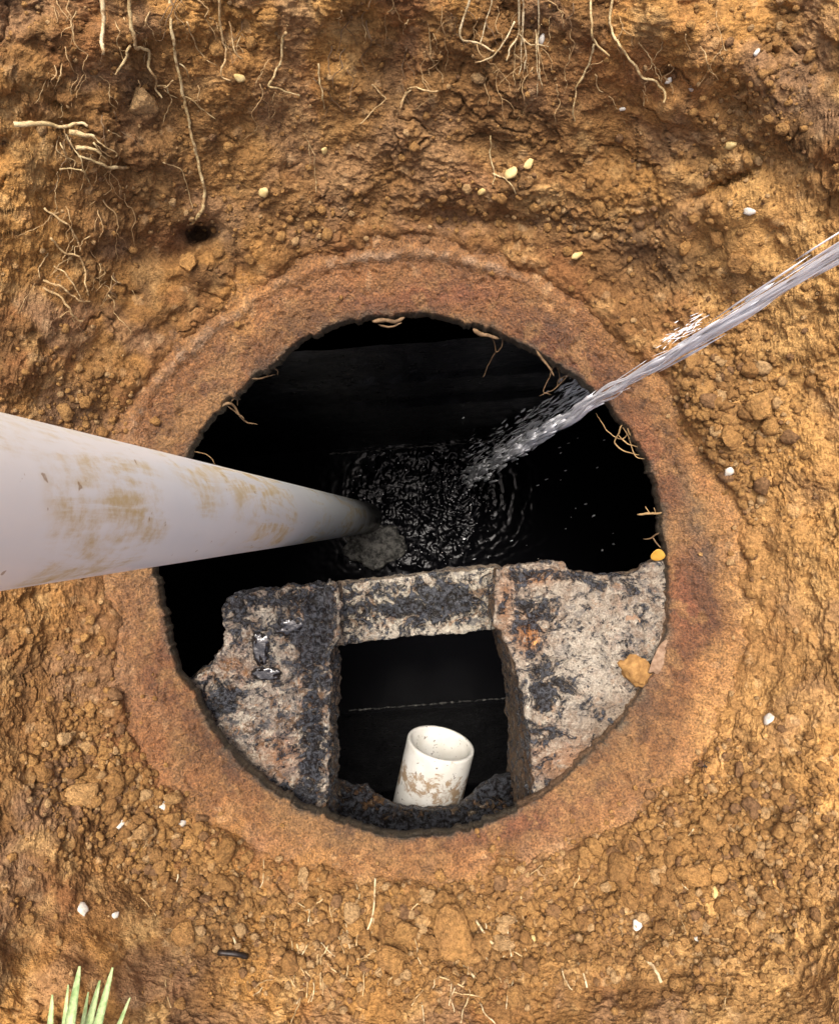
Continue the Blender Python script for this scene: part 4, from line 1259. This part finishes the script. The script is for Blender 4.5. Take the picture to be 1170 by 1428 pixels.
for k, (r, x, y) in enumerate(cand[260:]):
    p, n = on_ground(x, y, True)
    if p is None: continue
    s_ = r * (CAM_H - p[2]) / F
    B, T = CR[4 + k % 4] if r > 3 else CR[k % 4]
    a = rs.uniform(0, 6.28)
    R2 = np.array([[math.cos(a), math.sin(a), 0], [-math.sin(a), math.cos(a), 0], [0, 0, 1]])
    acc.add(B @ R2 @ frame_from(n) * s_ + p + n * s_ * 0.3, None, T, rs.random())
o = obj('soil_crumbs', acc.mesh('soil_crumbs', M_CRUMB))
tag(o, 'countless small soil crumbs strewn over the pit slopes', 'soil crumbs', None, 'stuff')

PEB_W = [blob_mesh('pebble', 600 + 7 * k, M_WHITE, ICO2, 0.3) for k in range(4)]
M_GOLD2 = m_plain('pale_yellow_stone', (0.52, 0.36, 0.12), (0.72, 0.56, 0.26), 120, 0.75)
PEB_G = [blob_mesh('pebble', 660 + 7 * k, M_GOLD2, ICO2, 0.3) for k in range(4)]
PEBS = [(736, 228, 8, 1, 'pale yellow stone above its larger neighbour'), (716, 244, 12, 1, 'larger yellow stone stuck in the bank'), (672, 266, 7, 1, 'orange-yellow stone by the slim forked root'),
        (369, 264, 8, 1, 'small golden stone in the middle of the bank'), (330, 108, 10, 1, 'flat golden stone by the looped roots'), (452, 208, 6, 1, 'golden pebble near the fine rootlet'),
        (1045, 293, 8, 0, 'bright white stone on the smooth yellow bank'), (966, 124, 6, 0, 'white flake on the smooth reddish bank'), (932, 112, 6, 0, 'white sliver beside the bent root'),
        (868, 152, 5, 0, 'white chip below the bent root'), (757, 55, 7, 0, 'white pebble among the splayed roots'), (113, 1270, 9, 0, 'white flint on the smooth lower slope'),
        (158, 1276, 5, 0, 'small white chip beside the white flint'), (168, 1151, 7, 0, 'cream pebble on the lower side slope'), (250, 1146, 7, 0, 'ring-shaped pale pebble near the collar'),
        (888, 1292, 8, 0, 'white shard on the gravelly slope'), (972, 1312, 4, 0, 'tiny white chip below the white shard'), (983, 1012, 9, 0, 'whitish lump at the edge of the loose slope'),
        (1074, 1004, 9, 0, 'large white chip at the edge of the bright bank'), (997, 1248, 8, 1, 'orange stone below the smooth tan clod'), (984, 1283, 7, 1, 'small orange stone low on the gravelly slope'),
        (742, 1312, 7, 1, 'yellow pebble right of the largest clod and its stick'), (540, 1293, 4, 0, 'small white chip beside the lumpy tan clod'), (804, 355, 8, 1, 'tan pebble on top of the collar edge'),
        (1017, 655, 8, 0, 'cream stone under the crumbled mound'), (1052, 75, 6, 0, 'pale chip on the bright corner bank'), (1018, 200, 8, 1, 'pale tan stone in the streaked bank'), (229, 1127, 8, 0, 'grey-white stone above the ring-shaped pebble')]
for k, (x, y, r, g, lab) in enumerate(PEBS):
    if 'right of' in lab: lab = 'yellow pebble beyond the pale stick on the lower slope'
    o = place('pebble', (PEB_G if g else PEB_W)[k % 4], x, y, r * 1.1, -0.35, (1, random.uniform(0.6, 0.95), 0.7))
    if o: tag(o, lab, 'stone')

def straw(pts, w, label, mat, group=None, lift=0.004, jit=0.5):
    q = ground_path(pts, lift, jit, 4)
    V, Q, T = tube_np(q, w * (CAM_H - q[:, 2]) / F / 2, 6)
    acc = Acc(); acc.add(V, Q, T)
    o = obj('straw', acc.mesh('straw', mat))
    tag(o, label, 'straw', group)
straw([(664, 1284), (676, 1302), (688, 1317)], 3.6, 'straight pale stick beside the largest clod', M_STRAW, None, 0.012)
straw([(646, 1345), (658, 1358), (664, 1364)], 4, 'short pale stick below the largest clod', M_STRAW)
straw([(524, 1225), (522, 1250), (520, 1280), (512, 1300)], 3, 'long curved dry stem standing above the tall pale clod', M_STRAW, None, 0.014)
straw([(544, 1302), (556, 1316), (566, 1328)], 4, 'brown stick across the lumpy tan clod foot', M_ROOT_D)
straw([(884, 1206), (896, 1222), (906, 1232)], 4, 'brown stick crossing the upright clod', M_ROOT_D)
straw([(945, 1222), (962, 1228), (980, 1238)], 3.4, 'slender tan stick over the gravelly crumbs', M_STRAW)
straw([(906, 1340), (914, 1356), (922, 1372)], 5, 'pale thick straw low on the gravelly slope', M_STRAW)
straw([(852, 1270), (866, 1260)], 3.5, 'short white straw above the white shard', M_STRAW)
straw([(808, 1345), (814, 1358), (818, 1378)], 3, 'bent straw on the lower slope', M_STRAW)
straw([(305, 1330), (325, 1332), (345, 1336)], 8, 'dark twig lying on the lower side slope', M_BUG)
straw([(326, 1308), (329, 1320)], 3.5, 'pale straw standing by the dark twig', M_STRAW)
for k in range(110):
    if k < 80: x, y = random.uniform(380, 720), random.uniform(1250, 1400)
    else: x, y = random.uniform(100, 1070), random.uniform(1100, 1400)
    L, a = random.uniform(14, 46), random.gauss(1.57, 0.55)
    if on_ground(x, y)[0] is None: continue
    straw([(x, y), (x + math.cos(a) * L * .5 + random.gauss(0, 2), y + math.sin(a) * L * .5), (x + math.cos(a) * L, y + math.sin(a) * L)], random.uniform(1.2, 2.4),
          'thin dry stem fragment on the lower slope', random.choice((M_STRAW, M_ROOT, M_ROOT)), 'dry stem fragments on the lower slope', random.uniform(0.002, 0.007), 1.5)

# things lying on the slab by the collar
def on_slab(name, me, x, y, d_, r, asp, label, cat):
    o = place(name, me, x, y, r, 0.45, asp, None, np.array(at(x, y, d_)), np.array([0, 0, 1.0]))
    tag(o, label, cat)
on_slab('clod', blob_mesh('clod', 711, M_GOLD, ICO4, 0.3), 886, 935, 0.866, 24, (0.9, 1.15, 0.8), 'golden clay clod stuck on the slab beside the collar', 'clod')
on_slab('scab', blob_mesh('scab', 722, M_PINK, ICO3, 0.12), 881, 866, 0.866, 13, (1, 1, 0.25), 'round pinkish scab above the golden clod', 'scab')
on_slab('scab', blob_mesh('scab', 733, M_PINK, ICO3, 0.3), 925, 920, 0.860, 20, (0.9, 1.5, 0.25), 'rough pinkish scab bridging slab and collar', 'scab')
on_slab('rust_crust', blob_mesh('rust_crust', 744, M_RUSTY, ICO3, 0.3), 738, 886, 0.872, 17, (0.9, 1.2, 0.35), 'orange rust crust on the slab corner', 'rust')

nbw = NB('wet_black_film')
M_WET = nbw.done((0.012, 0.011, 0.011), 0.04, nbw.bump(nbw.noise(60, 3, 0.5, nbw.world_pos()), 0.5, 0.004), 0.9)
for k, (x, y, rx2, ry2, lab) in enumerate([(406, 873, 17, 9, 'glossy black puddle on the crusted slab top'), (363, 902, 8, 17, 'narrow wet hollow in the middle of the crusted slab'), (372, 940, 15, 7, 'thin wet film below the narrow hollow')]):
    B, T = ICO3
    p0 = at(x, y, 0.8935)
    V = B * np.array([rx2 * .0012, ry2 * .0012, 0.0032]) * (1 + 0.9 * fbm(B, 1.9, 900 + k, 3))[:, None]
    V[:, 2] = np.clip(V[:, 2], -0.004, 0.0016) + 0.0006 * fbm(B, 5, 930 + k, 2)
    a = (0.35, 0.1, 0.0)[k]
    V[:, :2] = V[:, :2] @ np.array([[math.cos(a), math.sin(a)], [-math.sin(a), math.cos(a)]])
    o = obj('puddle', mesh_np('puddle', V + np.array(p0), T, M_WET))
    tag(o, lab, 'puddle')

# yellow leaf on the rim
B, T = ICO3
V = B * np.array([1, 0.95, 0.12])
V[:, 0] *= 1 - 0.25 * np.clip(V[:, 1], 0, 1)
V[:, 2] += 0.22 * V[:, 0] ** 2 + 0.05 * vnoise(V, 3, 3)
o = obj('leaf', mesh_np('leaf', V, T, M_LEAF_Y))
o.matrix_world = Matrix.Translation(at(917, 774, 0.858)) @ Matrix.Rotation(0.5, 4, 'X') @ Matrix.Scale(0.0088, 4)
tag(o, 'small bright yellow leaf caught on the rim', 'leaf')

# insect
p, n = on_ground(987, 1072)
if p is None: p, n = np.array(at(987, 1072, 0.83)), np.array([0, 0, 1.0])
bug = bpy.data.objects.new('insect', None)
COL.objects.link(bug)
bug.matrix_world = Matrix.Translation(Vector(p) + Vector(n) * 0.004) @ Vector(n).to_track_quat('Z', 'Y').to_matrix().to_4x4() @ Matrix.Rotation(0.25, 4, 'Z')
tag(bug, 'small black insect on the loose soil by the collar', 'insect')
acc = Acc()
for cy, rx2, ry2 in ((-0.0055, .0019, .0045), (0.0005, .0017, .0022), (0.0038, .0014, .0014)):
    acc.add(ICO2[0] * np.array([rx2, ry2, rx2 * 0.9]) + np.array([0, cy, 0]), None, ICO2[1])
obj('body', acc.mesh('body', M_BUG), bug)
for sgn in (-1, 1):
    V = ICO2[0] * np.array([.0017, .0055, .0003])
    a = 0.28 * sgn
    R2 = np.array([[math.cos(a), math.sin(a), 0], [-math.sin(a), math.cos(a), 0], [0, 0, 1]])
    obj('wing', mesh_np('wing', V @ R2 + np.array([sgn * .0018, -.004, .0016]), ICO2[1], M_WING), bug)
    for q, (a0, a1) in enumerate(((0.003, 0.006), (0.0008, 0.0005), (-0.0015, -0.006))):
        V, Q, T = tube_np(catmull([(sgn * .001, a0 * .6, 0), (sgn * .004, (a0 + a1) / 2, .0018), (sgn * .0065, a1, -.003)], 4), 0.0003, 5)
        acc = Acc(); acc.add(V, Q, T)
        obj('leg', acc.mesh('leg', M_BUG), bug)

# grass tips rising past the lower corner
tuft = bpy.data.objects.new('grass_tuft', None)
COL.objects.link(tuft)
gp, gn = on_ground(118, 1470)
tuft.location = Vector(gp)
tag(tuft, 'pale green grass blades at the pit edge', 'grass')
bpy.context.view_layer.update()
for k, (x0, y0, x1, y1, w, dt) in enumerate([(104, 1480, 112, 1348, 20, 0.60), (150, 1485, 158, 1350, 16, 0.60), (128, 1490, 140, 1368, 17, 0.62), (84, 1490, 74, 1388, 14, 0.62), (160, 1490, 182, 1392, 12, 0.62), (112, 1488, 96, 1374, 10, 0.61), (140, 1488, 124, 1384, 11, 0.63)]):
    a, b2 = np.array(gp) + np.array([(x0 - 118) * 0.0003, 0, 0]), np.array(at(x1, y1, dt))
    mid = (a + b2) / 2 + np.array([0, -0.015, 0.02])
    q = catmull([a, mid, b2], 8)
    wd = np.sin(np.linspace(0.9, math.pi * 0.985, len(q))) ** 0.6 * w * 0.5 * dt / F
    side = np.array([1, 0.15 * (-1) ** k, 0.1])
    up = np.array([0, 0.5, 0.85])
    V = np.concatenate([q - side * wd[:, None] + up * 0.0015, q - up * 0.001, q + side * wd[:, None] + up * 0.0015, q + up * 0.0004]).reshape(4, len(q), 3).transpose(1, 0, 2).reshape(-1, 3)
    obj('blade', mesh_np('blade', V - np.array(gp), grid_faces(4, len(q), True), M_GRASS), tuft)
